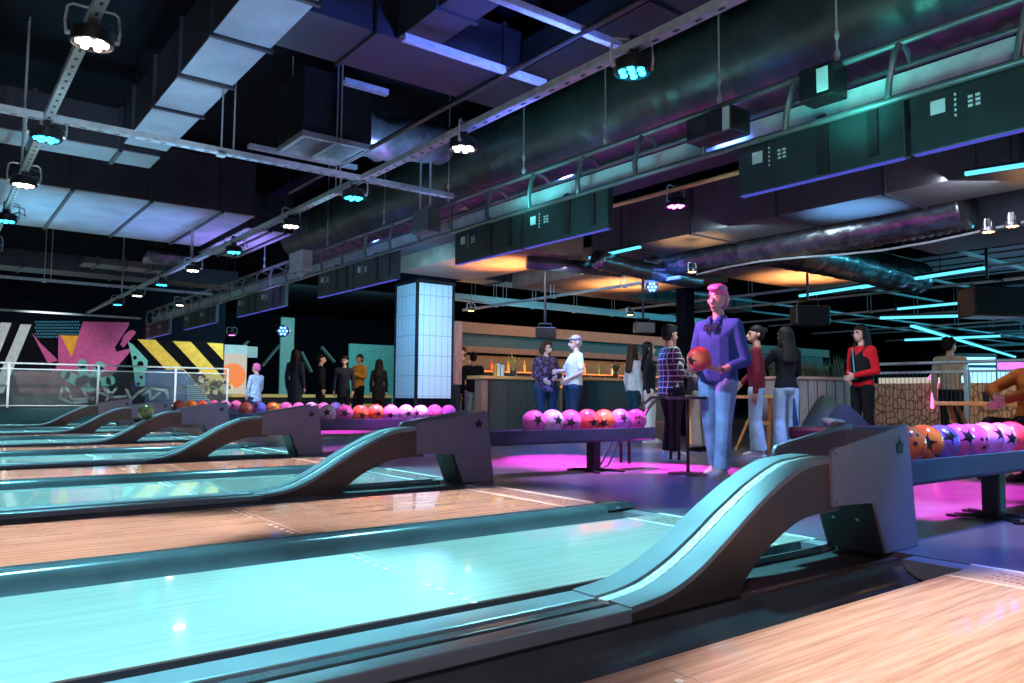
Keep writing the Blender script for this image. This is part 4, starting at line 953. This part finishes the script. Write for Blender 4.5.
def hand(mb, w, d, n, side, curl=.35, spread=1.0, thin=1.0):
    w = V(w); d = V(d).normalized(); n = V(n); n = (n-d*n.dot(d)).normalized(); s = d.cross(n)
    hull_into(mb, [(w, .026), (w+d*.045+s*.022, (.02, .02, .02)), (w+d*.045-s*.022, .02), (w+d*.088+s*.028, .014), (w+d*.088-s*.028, .014)])
    for i, (o, L) in enumerate(((-.031, .060), (-.011, .078), (.011, .084), (.031, .074))):
        o *= -side  # index finger on the thumb side
        a = w+d*.09+s*o; c1 = curl*(1+.12*(3-i)); q = (d*math.cos(c1)+n*math.sin(c1)+s*o*2.2*spread).normalized(); b = a+q*L*.52
        c2 = c1+curl*1.1; q2 = (d*math.cos(c2)+n*math.sin(c2)+s*o*1.5*spread).normalized(); e = b+q2*L*.48
        hull_into(mb, [(a, .0105), (b, .0095)]); hull_into(mb, [(b, .0095), (e, .0075)])
    t0 = w+d*.03+s*side*.028; q = (d*.55+s*side*.75+n*.35).normalized(); t1 = t0+q*.042; q2 = (d*.8+s*side*.25+n*.5).normalized(); t2 = t1+q2*.032
    hull_into(mb, [(t0, .016), (t1, .0115)]); hull_into(mb, [(t1, .0115), (t2, .009)])
def person(pos, phi, label, height=1.7, skin='fair', hair='brown', style='short', top='black', bottom='black', shoe='shoe', sleeve=1.0, female=False, lean=0, girth=1.0,
           arms=None, legs=None, head=(0, 0), flare=.0, vox=.011, hem=.86, extras=None, sit=0, legw=1.0, hs=1.10, boxy=False, name='person', hands=None, skirt=None):
    """pos floor point, phi heading in degrees; arms: {'L':(elbow,wrist),'R':..}; all local, facing -Y"""
    r = empty('person', pos, math.radians(phi)+PI/2); r.scale = (height/1.76,)*3; tag(r, label, 'person')
    sw = (.158 if female else .186); g = girth; pz = .93-sit
    A = dict(L=(V((sw+.05, .03, 1.13-sit)), V((sw+.06, -.03, .88-sit))), R=(V((-sw-.05, .03, 1.13-sit)), V((-sw-.06, -.03, .88-sit))))
    for k, v in (arms or {}).items(): A[k] = (V(v[0]), V(v[1]))
    Lg = dict(L=(V((.10, -.015, .50)), V((.105, .02, .085))), R=(V((-.10, -.015, .50)), V((-.105, .02, .085))))
    for k, v in (legs or {}).items(): Lg[k] = (V(v[0]), V(v[1]))
    RL = Matrix.Rotation(lean, 3, 'X'); piv = V((0, 0, pz))
    def U(x, y, z): return piv+RL@(V((x, y, z-sit))-piv)
    sh = dict(L=U(sw, .01, 1.415), R=U(-sw, .01, 1.415)); hip = dict(L=V((.088*g, 0, pz-.02)), R=V((-.088*g, 0, pz-.02)))
    w_ = .86 if female else 1.0
    def torso(mb, e):
        hull_into(mb, [(V((0, .01, pz+.0)), (.158*g*(1.02 if female else .97)+e, .105*g+e, .09+e)), (U(0, .005, 1.10), (.135*g*w_+e, .10*g+e, .06))])
        hull_into(mb, [(U(0, .005, 1.10), (.135*g*w_+e, .10*g+e, .06)), (U(0, -.005, 1.29), (.158*g*w_+e, (.118 if female else .115)*g+e, .09+e))])
        hull_into(mb, [(U(0, -.005, 1.29), (.158*g*w_+e, .115*g+e, .09+e)), (sh['L'], .052+e), (sh['R'], .052+e), (U(0, .015, 1.46), (.07+e*.6, .06+e*.6, .03+e*.3))])
    Hm = Matrix.Rotation(math.radians(head[0]), 3, 'Z')@Matrix.Rotation(math.radians(head[1]), 3, 'X')
    hp = U(0, .012, 1.53); H0 = V((0, .012, 1.53))
    def Hd(x, y, z):
        v = V((x, y, z))-H0; v = V((v.x*hs, v.y*hs, v.z*(1+(hs-1)*.7))); return hp+Hm@RL@v
    # ---- body
    b = MB(); torso(b, -.022)
    hull_into(b, [(U(0, .02, 1.45), (.06, .058, .04)), (Hd(0, .012, 1.55), (.052, .055, .03))])
    hull_into(b, [(Hd(0, .012, 1.668), (.074, .094, .092)), (Hd(0, -.035, 1.60), (.054, .052, .045)), (Hd(0, -.052, 1.562), (.028, .028, .018))])
    hull_into(b, [(Hd(0, -.084, 1.652), .010), (Hd(0, -.108, 1.618), (.014, .012, .010)), (Hd(0, -.082, 1.608), (.018, .012, .008))])
    for sx in (-1, 1):
        hull_into(b, [(Hd(sx*.075, .015, 1.635), (.010, .016, .030)), (Hd(sx*.084, .024, 1.645), (.007, .015, .022))])
        hull_into(b, [(Hd(sx*.034, -.074, 1.676), (.022, .014, .008)), (Hd(sx*.020, -.080, 1.674), (.012, .010, .007))])
    hull_into(b, [(Hd(0, -.082, 1.588), (.024, .012, .006)), (Hd(0, -.080, 1.580), (.018, .012, .006))])
    for k, sd in (('L', 1), ('R', -1)):
        e, w = A[k]; hull_into(b, [(sh[k], .050), (e, .037)]); m = e+(w-e)*.3
        hull_into(b, [(e, .037), (m, .040)]); hull_into(b, [(m, .040), (w, .026)])
        hd = (hands or {}).get(k)
        if hd: d, n, cu_ = hd
        else: d = (w-e).normalized()+V((0, -.1, -.2)); n = V((-sd, .1, 0)); cu_ = .38
        hand(b, w, d, n, -1 if k == 'L' else 1, cu_)
        kn, an = Lg[k]
        hull_into(b, [(hip[k]-V((0, 0, .07)), (.076*g, .080*g, .08)), (kn, .054)]); cm = kn+(an-kn)*.32+V((0, .015, 0)); hull_into(b, [(kn, .054), (cm, .052)]); hull_into(b, [(cm, .052), (an, .036)])
        hull_into(b, [(an, .038), (an+V((0, -.09, -.045)), (.038, .05, .028)), (an+V((0, .02, -.05)), (.032, .032, .028))])
    fuse('body', b, SKIN[skin], r, vox*.72 if vox > .008 else vox, 3)
    # ---- clothes
    lw_ = .5+.5*legw; t = MB(); torso(t, .012)
    if hem < .9: hull_into(t, [(V((0, .01, pz)), (.168*g*lw_, .118*g*lw_, .06)), (V((0, .01, hem-sit+.03)), (.172*g*lw_, .122*g*lw_, .03))])
    if boxy: hull_into(t, [(U(0, -.005, 1.29), (.172*g, .130*g, .09)), (V((0, .0, hem-sit+.05)), (.176*g*lw_, .132*g*lw_, .04))])
    for k in 'LR':
        e, w = A[k]; hull_into(t, [(sh[k], .066), (e, .054)])
        if sleeve > .5: f = (sleeve-.5)*2; hull_into(t, [(e, .054), (e+(w-e)*f, .054-.014*f)])
        if sleeve <= .5: pass
    if sleeve <= .5:
        t = MB(); torso(t, .012)
        if hem < .9: hull_into(t, [(V((0, .01, pz)), (.168*g, .118*g, .06)), (V((0, .01, hem-sit+.03)), (.172*g, .122*g, .03))])
        for k in 'LR': e, w = A[k]; hull_into(t, [(sh[k], .066), (sh[k]+(e-sh[k])*.75, .060)])
    fuse('shirt', t, CL[top] if isinstance(top, str) else top, r, vox, 6)
    p = MB(); hull_into(p, [(V((0, .012, pz-.02)), (.166*g, .116*g, .10)), (V((0, .01, pz+.07)), (.146*g, .106*g, .045))])
    for k in 'LR':
        kn, an = Lg[k]; hull_into(p, [(hip[k]-V((0, 0, .03)), (.093*g*(.5+.5*legw), .102*g*legw, .10)), (kn, .066*legw*(1+flare*.25))]); z = an+V((0, .005, .0))
        hull_into(p, [(kn, .066*legw*(1+flare*.25)), (z+(kn-z)*.12, (.056*legw*(1+flare), .060*legw*(1+flare), .05)), (z, (.056*legw*(1+flare*1.15), .062*legw*(1+flare*1.15), .025))])
    fuse('trousers', p, CL[bottom], r, vox, 5)
    for k in 'LR':
        kn, an = Lg[k]; s = MB(); hull_into(s, [(an+V((0, .025, -.045)), (.044, .050, .036)), (an+V((0, -.06, -.045)), (.048, .055, .034)), (an+V((0, -.15, -.060)), (.046, .050, .023)), (an+V((0, 0, -.01)), (.046, .052, .025))])
        so = fuse('shoe', s, CL[shoe], r, vox*.8, 3)
        q = MB(); pts = [(an.x+.050*math.cos(a), an.y-.055+.150*math.sin(a)) for a in [2*PI*i/16 for i in range(16)]]
        q.xy(pts, an.z-.085, an.z-.068); q.build('sole', CL['white'] if shoe == 'shoe' else CL['black'], so)
    # ---- hair
    h = MB()
    if style != 'none':
        hull_into(h, [(Hd(0, .022, 1.706), (.086, .100, .072)), (Hd(0, .040, 1.675), (.088, .090, .07))]); hull_into(h, [(Hd(0, .055, 1.62), (.078, .064, .06)), (Hd(0, .045, 1.675), (.086, .085, .06))])
    if style == 'quiff': hull_into(h, [(Hd(0, -.060, 1.742), (.066, .040, .034)), (Hd(0, .03, 1.745), (.080, .08, .045)), (Hd(.015, -.075, 1.735), (.055, .030, .026))])
    if style == 'bun': h and hull_into(h, [(Hd(0, .12, 1.70), .045), (Hd(0, .10, 1.69), .04)])
    if style == 'bob' or style == 'long':
        lo = 1.53 if style == 'bob' else 1.30
        hull_into(h, [(Hd(0, .055, 1.67), (.088, .065, .08)), (Hd(0, .075, 1.55), (.095, .045, .05))])
        if style == 'long': hull_into(h, [(Hd(0, .075, 1.55), (.095, .045, .05)), (U(0, .125, lo), (.105, .035, .06))])
        for sx in (-1, 1): hull_into(h, [(Hd(sx*.072, .0, 1.70), (.02, .05, .04)), (Hd(sx*.088, .01, 1.55), (.022, .04, .05))]); 
        if style == 'long':
            for sx in (-1, 1): hull_into(h, [(Hd(sx*.088, .01, 1.55), (.022, .04, .05)), (U(sx*.105, -.04, lo+.03), (.03, .035, .05))])
    if style == 'curly':
        rr = random.Random(int(height*1000))
        for i in range(26): a = rr.uniform(0, 2*PI); tt_ = rr.uniform(-.3, 1.3); c = Hd(.085*math.cos(a)*math.cos(tt_), .035+.10*math.sin(a)*math.cos(tt_), 1.68+.085*math.sin(tt_)); (c-Hd(0, -.1, 1.62)).length > .09 and hull_into(h, [(c, .032)])
    if style != 'none': fuse('hair', h, HAIR[hair], r, vox*.8, 3)
    # ---- face
    for sx in (-1, 1):
        q = MB(); c = Hd(sx*.031, -.0825, 1.655); q.ball(c, (.011, .006, .0065), 10, 6); q.build('eye', EYE, r, smooth=True)
        q = MB(); q.tube([Hd(sx*.014, -.094, 1.676), Hd(sx*.032, -.093, 1.683), Hd(sx*.048, -.084, 1.678)], .0042, 6); q.build('eyebrow', HAIR['brown' if hair in ('blond', 'pink', 'grey') else hair], r, smooth=True)
    q = MB(); q.tube([Hd(-.022, -.086, 1.585), Hd(0, -.096, 1.587), Hd(.022, -.086, 1.585)], .0055, 6); q.build('mouth', LIP, r, smooth=True)
    if extras: extras(r, dict(U=U, Hd=Hd, A=A, sh=sh, hip=hip, L=Lg))
    return r
def spot_of(u, vf, vt):
    p = atz(u, vf, 0); d = ray(u, vt); t = math.hypot(p.x, p.y)/math.hypot(d.x, d.y); return p, CH+d.z*t
LEFT, CAMW, RIGHT, AWAY = 142.6, 232.6, -37.4, 52.6

# the bowler with the ball
p, hgt = spot_of(719, 476, 290)
def bow_ex(r, J):
    U = J['U']; c = MB()
    for sx in (-1, 1):
        c.grid([[U(sx*.015, -.105, 1.455), U(sx*.050, -.080, 1.50), U(sx*.070, .0, 1.52), U(sx*.05, .065, 1.525), U(0, .078, 1.525)], [U(sx*.02, -.128, 1.41), U(sx*.070, -.105, 1.445), U(sx*.088, .0, 1.465), U(sx*.065, .08, 1.475), U(0, .095, 1.475)]])
    c.build('collar', CL['navy'], r, smooth=True, solid=.006)
    c = MB()
    for sx in (-1, 1): c.grid([[U(sx*.012, -.128, 1.415), U(sx*.075, -.115, 1.425)], [U(sx*.02, -.150, 1.35), U(sx*.07, -.145, 1.36)]])
    c.build('collar_patch', CL['cuff'], r, solid=.006)
    c = MB(); c.tube([U(0, -.125, 1.43), U(0, -.133, 1.36), U(0, -.134, 1.27)], .006, 6); c.build('zip', M['chrome'], r)
    e, w = J['A']['L']; d = (w-e).normalized(); c = MB(); c.tube([w-d*.012, w+d*.012], .031, 14); wt = c.build('watch', M['chrome'], r, smooth=True)
bp = dict(L=((.265, .06, 1.075), (.155, -.195, .985)), R=((-.25, -.02, 1.10), (-.085, -.245, .985)))
BALLC = V((.04, -.375, 1.085))
bw = person((p.x, p.y, 0), 186, 'man with pink lit hair in navy jacket and light jeans holding an orange ball', hgt, 'fair', 'pink', 'quiff', 'navy', 'denim', 'shoe', .80, False, -.02, 1.06, bp,
            dict(L=((.10, -.07, .50), (.10, -.12, .085)), R=((-.12, .05, .50), (-.13, .17, .085))), (6, 3), .12, .0065, .84, bow_ex, legw=1.14, hs=1.24, boxy=True,
            hands=dict(L=((-.30, -.92, .12), (-.15, -.25, 1), .42), R=((.25, -.95, .15), (.35, -.2, 1), .42)))
bpy.context.view_layer.update()
bc = Matrix.LocRotScale(bw.location, bw.rotation_euler, bw.scale)@BALLC
bowling_ball('red', bc, (.2, .3, -1.6), 'orange red ball held by the man in the navy jacket', None, True, False)

def trio(r, J): pass
p, h = spot_of(672, 456, 327)
person(p, -25, 'man in black and white checked shirt standing left of the bowler', h, 'tan', 'black', 'quiff', 'plaid', 'black', 'shoe', 1.0, False, -.03, 1.42,
       dict(L=((.30, .0, 1.12), (.06, -.24, 1.16)), R=((-.29, .0, 1.12), (-.10, -.27, 1.08))), None, (10, 5), .1, .0095, .80)
p, h = spot_of(757, 456, 327)
person(p, 118, 'woman in maroon long sleeve top and pale jeans, back half turned, right of the bowler', h, 'tan', 'black', 'bun', 'maroon', 'paleden', 'shoe', .98, True, 0, .98, dict(L=((.21, .05, 1.13), (.22, .02, .86)), R=((-.2, -.05, 1.15), (-.12, -.2, 1.0))), None, (25, 0), .55, .010, 1.0)
p, h = spot_of(787, 455, 328)
def flare_ex(r, J):
    c = MB(); 
    for k in 'R':
        kn, an = J['L'][k]; hp = J['hip'][k]; c.grid([[hp+V((.01, .095, -.12)), hp+V((.03, .095, -.14))], [kn+V((-.03, .082, 0)), kn+V((.04, .082, 0))], [an+V((-.055, .108, 0)), an+V((.06, .108, 0))]])
    c.build('dark_inset', CL['darkblue'], r, smooth=True, solid=.006)
person(p, 60, 'woman with long black hair in black top and flared pale jeans seen from behind', h, 'tan', 'black', 'long', 'black', 'paleden', 'black', 1.0, True, 0, 1.0, dict(L=((.27, -.05, 1.25), (.34, -.22, 1.40)), R=((-.2, -.04, 1.14), (-.12, -.2, 1.02))), None, (20, 0), .75, .010, 1.0, flare_ex)
p, h = spot_of(864, 452, 326)
def red_ex(r, J):
    U = J['U']; v = MB(); hull_into(v, [(U(0, .0, 1.02), (.158, .125, .12)), (U(0, -.003, 1.28), (.160, .142, .08))]); hull_into(v, [(U(0, -.003, 1.28), (.160, .142, .08)), (U(.11, .01, 1.43), (.05, .07, .03)), (U(-.11, .01, 1.43), (.05, .07, .03))]); fuse('black_vest', v, CL['black'], r, .011, 5)
    c = MB(); c.grid([[U(-.06, -.11, 1.44), U(-.045, -.115, 1.44)], [U(-.02, -.152, 1.25), U(-.002, -.153, 1.25)], [U(.0, -.158, 1.08), U(.02, -.158, 1.08)]]); c.box(-.02, .04, -.165, -.158, 1.0, 1.08); c.build('cyan_lanyard', mk('cyan_ribbon', (.08, .55, .65), .6), r, solid=.004)
person(p, 168, 'woman with red sleeves under a black vest standing right of the planter', h, 'fair', 'black', 'long', 'red', 'black', 'black', 1.0, True, 0, 1.0, dict(L=((.22, .02, 1.12), (.07, -.22, 1.06)), R=((-.22, .02, 1.12), (-.05, -.2, 1.02))), None, (-4, 6), .25, .0095, .98, red_ex)
p, h = spot_of(546, 438, 341)
person(p, 250, 'woman in dark floral shirt looking down beside the bar counter', h, 'fair', 'brown', 'bob', 'floral', 'darkblue', 'black', 1.0, True, -.05, 1.36, dict(L=((.26, .0, 1.13), (.12, -.20, 1.10)), R=((-.22, .02, 1.13), (-.12, -.18, 1.05))), None, (25, 18), .15, .010, .80)
p, h = spot_of(573, 440, 336)
def band_ex(r, J):
    Hd = J['Hd']; c = MB(); c.tube([Hd(.094*math.sin(a), .020-.112*math.cos(a), 1.70+.012*math.cos(a)) for a in [2*PI*i/20 for i in range(21)]], .010, 8); c.build('headband', mk('slate_headband', (.18, .2, .32), .8), r, smooth=True)
person(p, 160, 'woman in white tee shirt and dark trousers with short pale hair, elbow bent', h, 'fair', 'blond', 'short', 'white', 'darkblue', 'black', .4, True, -.08, 1.26, dict(L=((.26, .05, 1.14), (.12, -.14, 1.02)), R=((-.2, -.08, 1.16), (-.08, -.27, 1.16))), None, (0, 12), .2, .010, .92, band_ex)
p, h = spot_of(634, 440, 346)
person(p, -10, 'woman in white long sleeved top with long brown hair left of the black jacket woman', h, 'fair', 'brown', 'long', 'white', 'teal', 'black', 1.0, True, 0, .95, None, None, (0, 0), .1, .011, .95)
p, h = spot_of(650, 442, 343)
person(p, -60, 'woman with long black hair in black jacket and white trousers', h, 'fair', 'black', 'long', 'black', 'white', 'shoe', 1.0, True, 0, .95, None, None, (30, -6), .35, .0105, .84)
p, h = spot_of(472, 432, 353)
person(p, 70, 'person in black top and light jeans seen from behind right of the pillar', h, 'tan', 'black', 'short', 'black', 'paleden', 'black', 1.0, False, -.03, 1.0, None, None, (0, 0), .1, .012)
p = aty(461, 424, 14.3)
person((p.x, 14.3, 0), 200, 'bartender in pale shirt half hidden by the red timber board', 1.78, 'fair', 'brown', 'short', 'sand', 'black', 'black', .45, False, 0, 1.0, None, None, (0, 0), 0, .013)
p, h = spot_of(254, 433, 364)
person(p, 110, 'child with pink lit hair and blue lit printed shirt by the fourth ball rack', h, 'fair', 'pink', 'short', 'bluelit', 'darkblue', 'shoe', .9, True, -.03, 1.02, dict(L=((.2, -.02, 1.14), (.16, -.12, .92)), R=((-.2, -.02, 1.14), (-.16, -.14, .92))), None, (10, 8), .2, .011, .78)
for u, vf, vt, phi, lab, kw in (
    (294, 425, 350, 40, 'tall dark coated person with long hair seen from behind, right of the child', dict(skin='fair', hair='black', style='long', top='charcoal', bottom='charcoal', female=True, hem=.5)),
    (320, 423, 355, -20, 'person in black coat turned right, left of the group by the pillar', dict(skin='fair', hair='black', style='short', top='black', bottom='black', hem=.6)),
    (343, 425, 357, 235, 'dark haired person in dark coat facing the camera, left of the amber hoodie', dict(skin='fair', hair='black', style='curly', top='charcoal', bottom='black', hem=.7, girth=.95)),
    (358, 421, 355, 200, 'person in amber yellow hoodie with raised hands left of the pillar', dict(skin='tan', hair='brown', style='short', top='yellow', bottom='black', arms=dict(L=((.25, -.05, 1.15), (.12, -.28, 1.25)), R=((-.25, -.05, 1.15), (-.12, -.28, 1.25))))),
    (378, 423, 360, 60, 'dark haired person in black coat seen from behind, just left of the pillar', dict(skin='fair', hair='black', style='long', top='black', bottom='black', female=True, hem=.6))):
    p, h = spot_of(u, vf, vt); person(p, phi, lab, h, vox=.0125, shoe='black', **kw)
p, h = spot_of(951, 441, 346)
person((12.4, atx(951, 390, 12.4).y, 0), 20, 'curly haired person in sand top seen from behind through the mesh fence', 1.62, 'tan', 'black', 'curly', 'sand', 'black', 'black', 1.0, False, 0, 1.05, None, None, (-40, 0), .1, .011, .98)
p = atz(733, 456, 0)
person((p.x+.35, p.y+.75, 0), 80, 'person in khaki trousers almost hidden behind the bowler', 1.52, 'tan', 'black', 'short', 'charcoal', 'khaki', 'black', 1.0, True, 0, .95, None, None, (0, 0), .3, .012, .95)
# seated person at the right edge, hands clasped
p = V((8.0, 2.70, 0))
person(p, 168, 'seated person in rust jumper with clasped hands cut off by the right edge', 1.72, 'fair', 'brown', 'bob', 'rust', 'black', 'black', 1.0, True, -.22, 1.05,
       dict(L=((.22, -.22, .82), (.05, -.44, .72)), R=((-.22, -.22, .82), (-.05, -.44, .74))), dict(L=((.13, -.42, .50), (.13, -.40, .085)), R=((-.13, -.42, .50), (-.13, -.40, .085))), (0, 8), .1, .0095, .95, None, .44)
ST = empty('stool', (8.07, 2.70, 0)); tag(ST, 'low black stool under the seated person in rust jumper', 'stool')
MB().lathe([(.19, .36), (.2, .37), (.2, .395), (.18, .405)], (0, 0, 0), 20).build('seat', M['black'], ST)
for i in range(4): a = PI/4+i*PI/2; MB().tube([(.13*math.cos(a), .13*math.sin(a), .37), (.19*math.cos(a), .19*math.sin(a), 0)], .012, 8).build('leg', M['black_metal'], ST)
# ------------------------------------------------------------------ light
def spot(loc, target, col, power, size, blend=.4, rad=.06, sx=1, sy=1):
    l = bpy.data.lights.new('spot', 'SPOT'); l.color = col; l.energy = power; l.spot_size = math.radians(size); l.spot_blend = blend; l.shadow_soft_size = rad
    o = bpy.data.objects.new('spot_light', l); COL.objects.link(o); o.location = loc
    d = Vector(target)-Vector(loc); o.rotation_euler = d.to_track_quat('-Z', 'Y').to_euler(); o.scale = (sx, sy, 1); return o
def point(loc, col, power, rad=.1):
    l = bpy.data.lights.new('point', 'POINT'); l.color = col; l.energy = power; l.shadow_soft_size = rad
    o = bpy.data.objects.new('lamp_light', l); COL.objects.link(o); o.location = loc; return o
def area(loc, target, col, power, sx, sy):
    l = bpy.data.lights.new('area', 'AREA'); l.color = col; l.energy = power; l.shape = 'RECTANGLE'; l.size = sx; l.size_y = sy
    o = bpy.data.objects.new('area_light', l); COL.objects.link(o); o.location = loc
    d = Vector(target)-Vector(loc); o.rotation_euler = d.to_track_quat('-Z', 'Y').to_euler(); return o
CY_, WH_, MG_, BL_, WM_ = (.25, .88, 1), (1, .84, .80), (1, .06, .75), (.10, .22, 1), (1, .50, .20)
# lane lamps: cyan over every second lane, warm white over the others
for k in range(6):
    o = k*PITCH
    for x, t in ((.565, .3), (2.85, 2.6), (-1.7, -1.6)):
        a = spot((x, .83+o, 2.36), (t, .83+o, 0), WH_, 540, 36, .5, .08)
        b = spot((x, 2.68+o, 2.36), (t, 2.48+o, 0), CY_, 760, 50, .4, .08)
        for q in (a, b): q.rotation_euler = (0, math.atan2(x-t, 2.36), 0); q.scale = (2.0 if q is a else 1.65, 1.0, 1)
# magenta pools on the approach
for x, y, s, e in ((5.75, 6.6, 30, 4200), (5.2, 5.6, 26, 2600), (5.0, 6.4, 26, 1800), (6.3, 10.2, 36, 3600), (6.2, 13.8, 36, 3600), (6.5, 2.7, 32, 2400), (4.7, 5.2, 44, 500), (5.0, 9.0, 48, 900), (5.3, 2.3, 30, 2600), (4.9, 8.6, 30, 2000), (9.6, 15.9, 34, 2600)):
    spot((x-.3, y-.2, 2.7), (x, y, 0), MG_, e, s, .5, .07)
for x, y, e in ((4.4, 5.0, 900), (8.3, 4.4, 500), (8.0, 9.0, 600), (4.6, 1.2, 700), (4.4, 8.6, 600), (4.3, 3.2, 700), (6.8, 6.8, 700)): spot((x, y, 2.75), (x, y+.2, 0), BL_, e, 60, .6)
spot((5.9, 6.4, 2.7), (5.75, 5.45, 0), MG_, 5000, 26, .5, .07)
spot((6.2, 5.9, 2.7), (6.0, 5.0, 0), MG_, 3600, 24, .5, .07)
spot((5.6, 7.0, 2.7), (5.4, 6.3, 0), MG_, 2600, 26, .5, .07)
# key lights on the bowler and the child
spot((4.5, 5.05, 2.5), (bw.location.x-.15, bw.location.y, 1.45), (1, .22, .66), 520, 30, .5)
spot((4.2, 2.9, 2.4), (bw.location.x, bw.location.y, 1.2), (.35, .6, 1), 60, 30, .6)
spot((2.9, 4.6, 2.5), (bw.location.x, bw.location.y, .45), (.45, .68, 1), 480, 17, .6)
spot((3.0, 12.0, 2.4), (4.72, 13.87, 1.0), (.75, .65, 1), 420, 20, .6)
# unseen spots added to light ducts, rails and truss, mostly from below
for p_, t_, c_, e_, sz_ in (((1.54, 4.6, .8), (1.54, 4.6, 3.2), (.28, .55, 1), 130, 44), ((1.54, 5.9, .8), (1.54, 5.9, 3.2), (.28, .6, 1), 130, 44), ((1.54, 7.2, .8), (1.54, 7.2, 3.2), (.25, .65, 1), 110, 44), ((2.9, 6.5, 1.2), (2.9, 6.7, 3.0), (.4, .9, 1), 40, 30), ((10, 12.6, 1.6), (10, 12.6, 3), (.2, .7, .8), 60, 120), ((.4, 11.1, .4), (.4, 11.1, 3.0), (.2, .7, 1), 210, 62), ((1.8, 11.1, .4), (1.8, 11.1, 3.0), (.22, .55, 1), 190, 62), ((3.0, 11.2, .4), (3.0, 11.2, 3.0), (.28, .3, 1), 190, 62), ((.8, 8.2, .9), (.8, 8.2, 3), (.2, .7, 1), 90, 60), ((3.4, 3.4, 2.2), (2.9, 4.2, 3.4), (.12, .2, 1), 260, 80), ((3.4, 5.4, 1.5), (3.6, 6.75, 3.2), (.2, .45, 1), 150, 34), ((1.0, 3.2, .5), (1.0, 5.83, 2.5), (.5, .75, 1), 240, 34), ((2.9, 3.6, .5), (2.6, 5.83, 2.5), (.4, .5, 1), 160, 30), ((3.8, 11.6, 1.2), (3.8, 11.6, 3.2), (.4, .25, 1), 200, 60),
                       ((4.0, 2.2, 2.2), (4.85, 2.4, 3.3), (.1, .9, .75), 12, 110), ((3.3, 7.5, 1.9), (4.2, 7.5, 2.5), (.15, .4, .9), 10, 110), ((3.3, 4.6, 1.8), (4.2, 4.6, 2.5), (.2, .8, .9), 20, 110), ((3.2, 1.9, 1.7), (4.2, 1.9, 2.4), (.15, .8, .85), 18, 110), ((3.9, 5.2, 2.3), (4.85, 5.4, 3.2), (.1, .7, .7), 10, 110), ((7.2, 9.4, 2.0), (7.0, 9.5, 3), (1, .36, .10), 200, 100), ((10, 9.8, 1.9), (10, 9.8, 3), WM_, 200, 110), ((12, 7.4, 1.9), (12, 7.4, 3), WM_, 260, 110),
                       ((8.1, 6.6, 1.5), (8.1, 6.6, 3), WM_, 420, 50), ((8.1, 4.4, 1.5), (8.1, 4.4, 3), (.2, .5, 1), 420, 50), ((8.6, 7.6, 2.3), (9.6, 8.2, 2.8), BL_, 50, 110), ((8.2, 2.4, 1.4), (8.2, 2.4, 3), WM_, 220, 50)):
    spot(p_, t_, c_, e_*2, sz_, .8, .15)
# warm bar, teal rear zones, cyan far hall, mural wash
area((cx0+5, 15.2, 1.7), (cx0+5, 15.9, .9), (1, .50, .18), 120, 9, .2)
area((cx0+5, 13.6, 2.5), (cx0+5, 14.8, 2.1), (1, .62, .42), 40, 9, .3)
for x in (9, 12): point((x, 13.3, 2.1), WM_, 25)
for x in (-.5, 2.2, 5.7): spot((x, 17.6, 2.25), (x, 23, 1.0), (.92, .95, 1), 620, 48, .7)
area((9.5, 21, 3.4), (9.5, 27, 1.2), (.35, .85, .95), 260, 5, .5)
area((9.0, 15.6, 2.9), (9.0, 18, 1.2), (1, .75, .5), 70, 3, .5)
for x, y in ((18, 0), (21, -5), (24, 3), (28, 5), (30, -6), (34, 8)): point((x, y, 2.2), (.08, .62, .85), 600, .3)
area((11.8, 2.5, 2.4), (13.6, 1.5, .4), (1, .72, .45), 130, 5, .3)
area((7.8, 3.0, 2.6), (9.3, 5.0, .9), (.85, .85, 1), 40, .6, .6)  # unseen key fills added for the people, next two lines too
area((7.6, 5.6, 2.6), (9.0, 6.6, .8), (.7, .9, 1), 45, .6, .6)
area((7.2, 8.6, 2.6), (8.6, 9.6, 1.0), (.8, .85, 1), 45, .6, .6)
spot((7.3, 6.8, 2.6), (8.2, 7.0, .2), WM_, 120, 50, .6)
area((5.4, 9.6, 2.2), (7.05, 11.6, 1.5), (.16, .62, 1), 75, .5, .5)
area((-1.5, -1.5, 2.8), (3.5, 2.5, 0), (.8, .62, .72), 110, 1.5, 1.5)  # unseen fill added to lift the near hood and ramp
for k in range(5): spot((4.9, 1.5+k*PITCH, 2.6), (4.8, 1.95+k*PITCH, .45), (1, .80, .9), 260, 44, .6)  # unseen spots added above the racks to brighten the balls
w = bpy.data.worlds.new('dim_room'); SC.world = w; w.use_nodes = True
w.node_tree.nodes['Background'].inputs[0].default_value = (.012, .022, .034, 1); w.node_tree.nodes['Background'].inputs[1].default_value = .6
SC.view_settings.view_transform = 'Standard'; SC.view_settings.look = 'None'; SC.view_settings.gamma = 1; SC.view_settings.use_curve_mapping = False
SC.view_settings.exposure = 0
SC.cycles.max_bounces = 7; SC.cycles.diffuse_bounces = 3; SC.cycles.glossy_bounces = 4; SC.cycles.transparent_max_bounces = 12; SC.cycles.sample_clamp_indirect = 4
SC.cycles.use_denoising = True
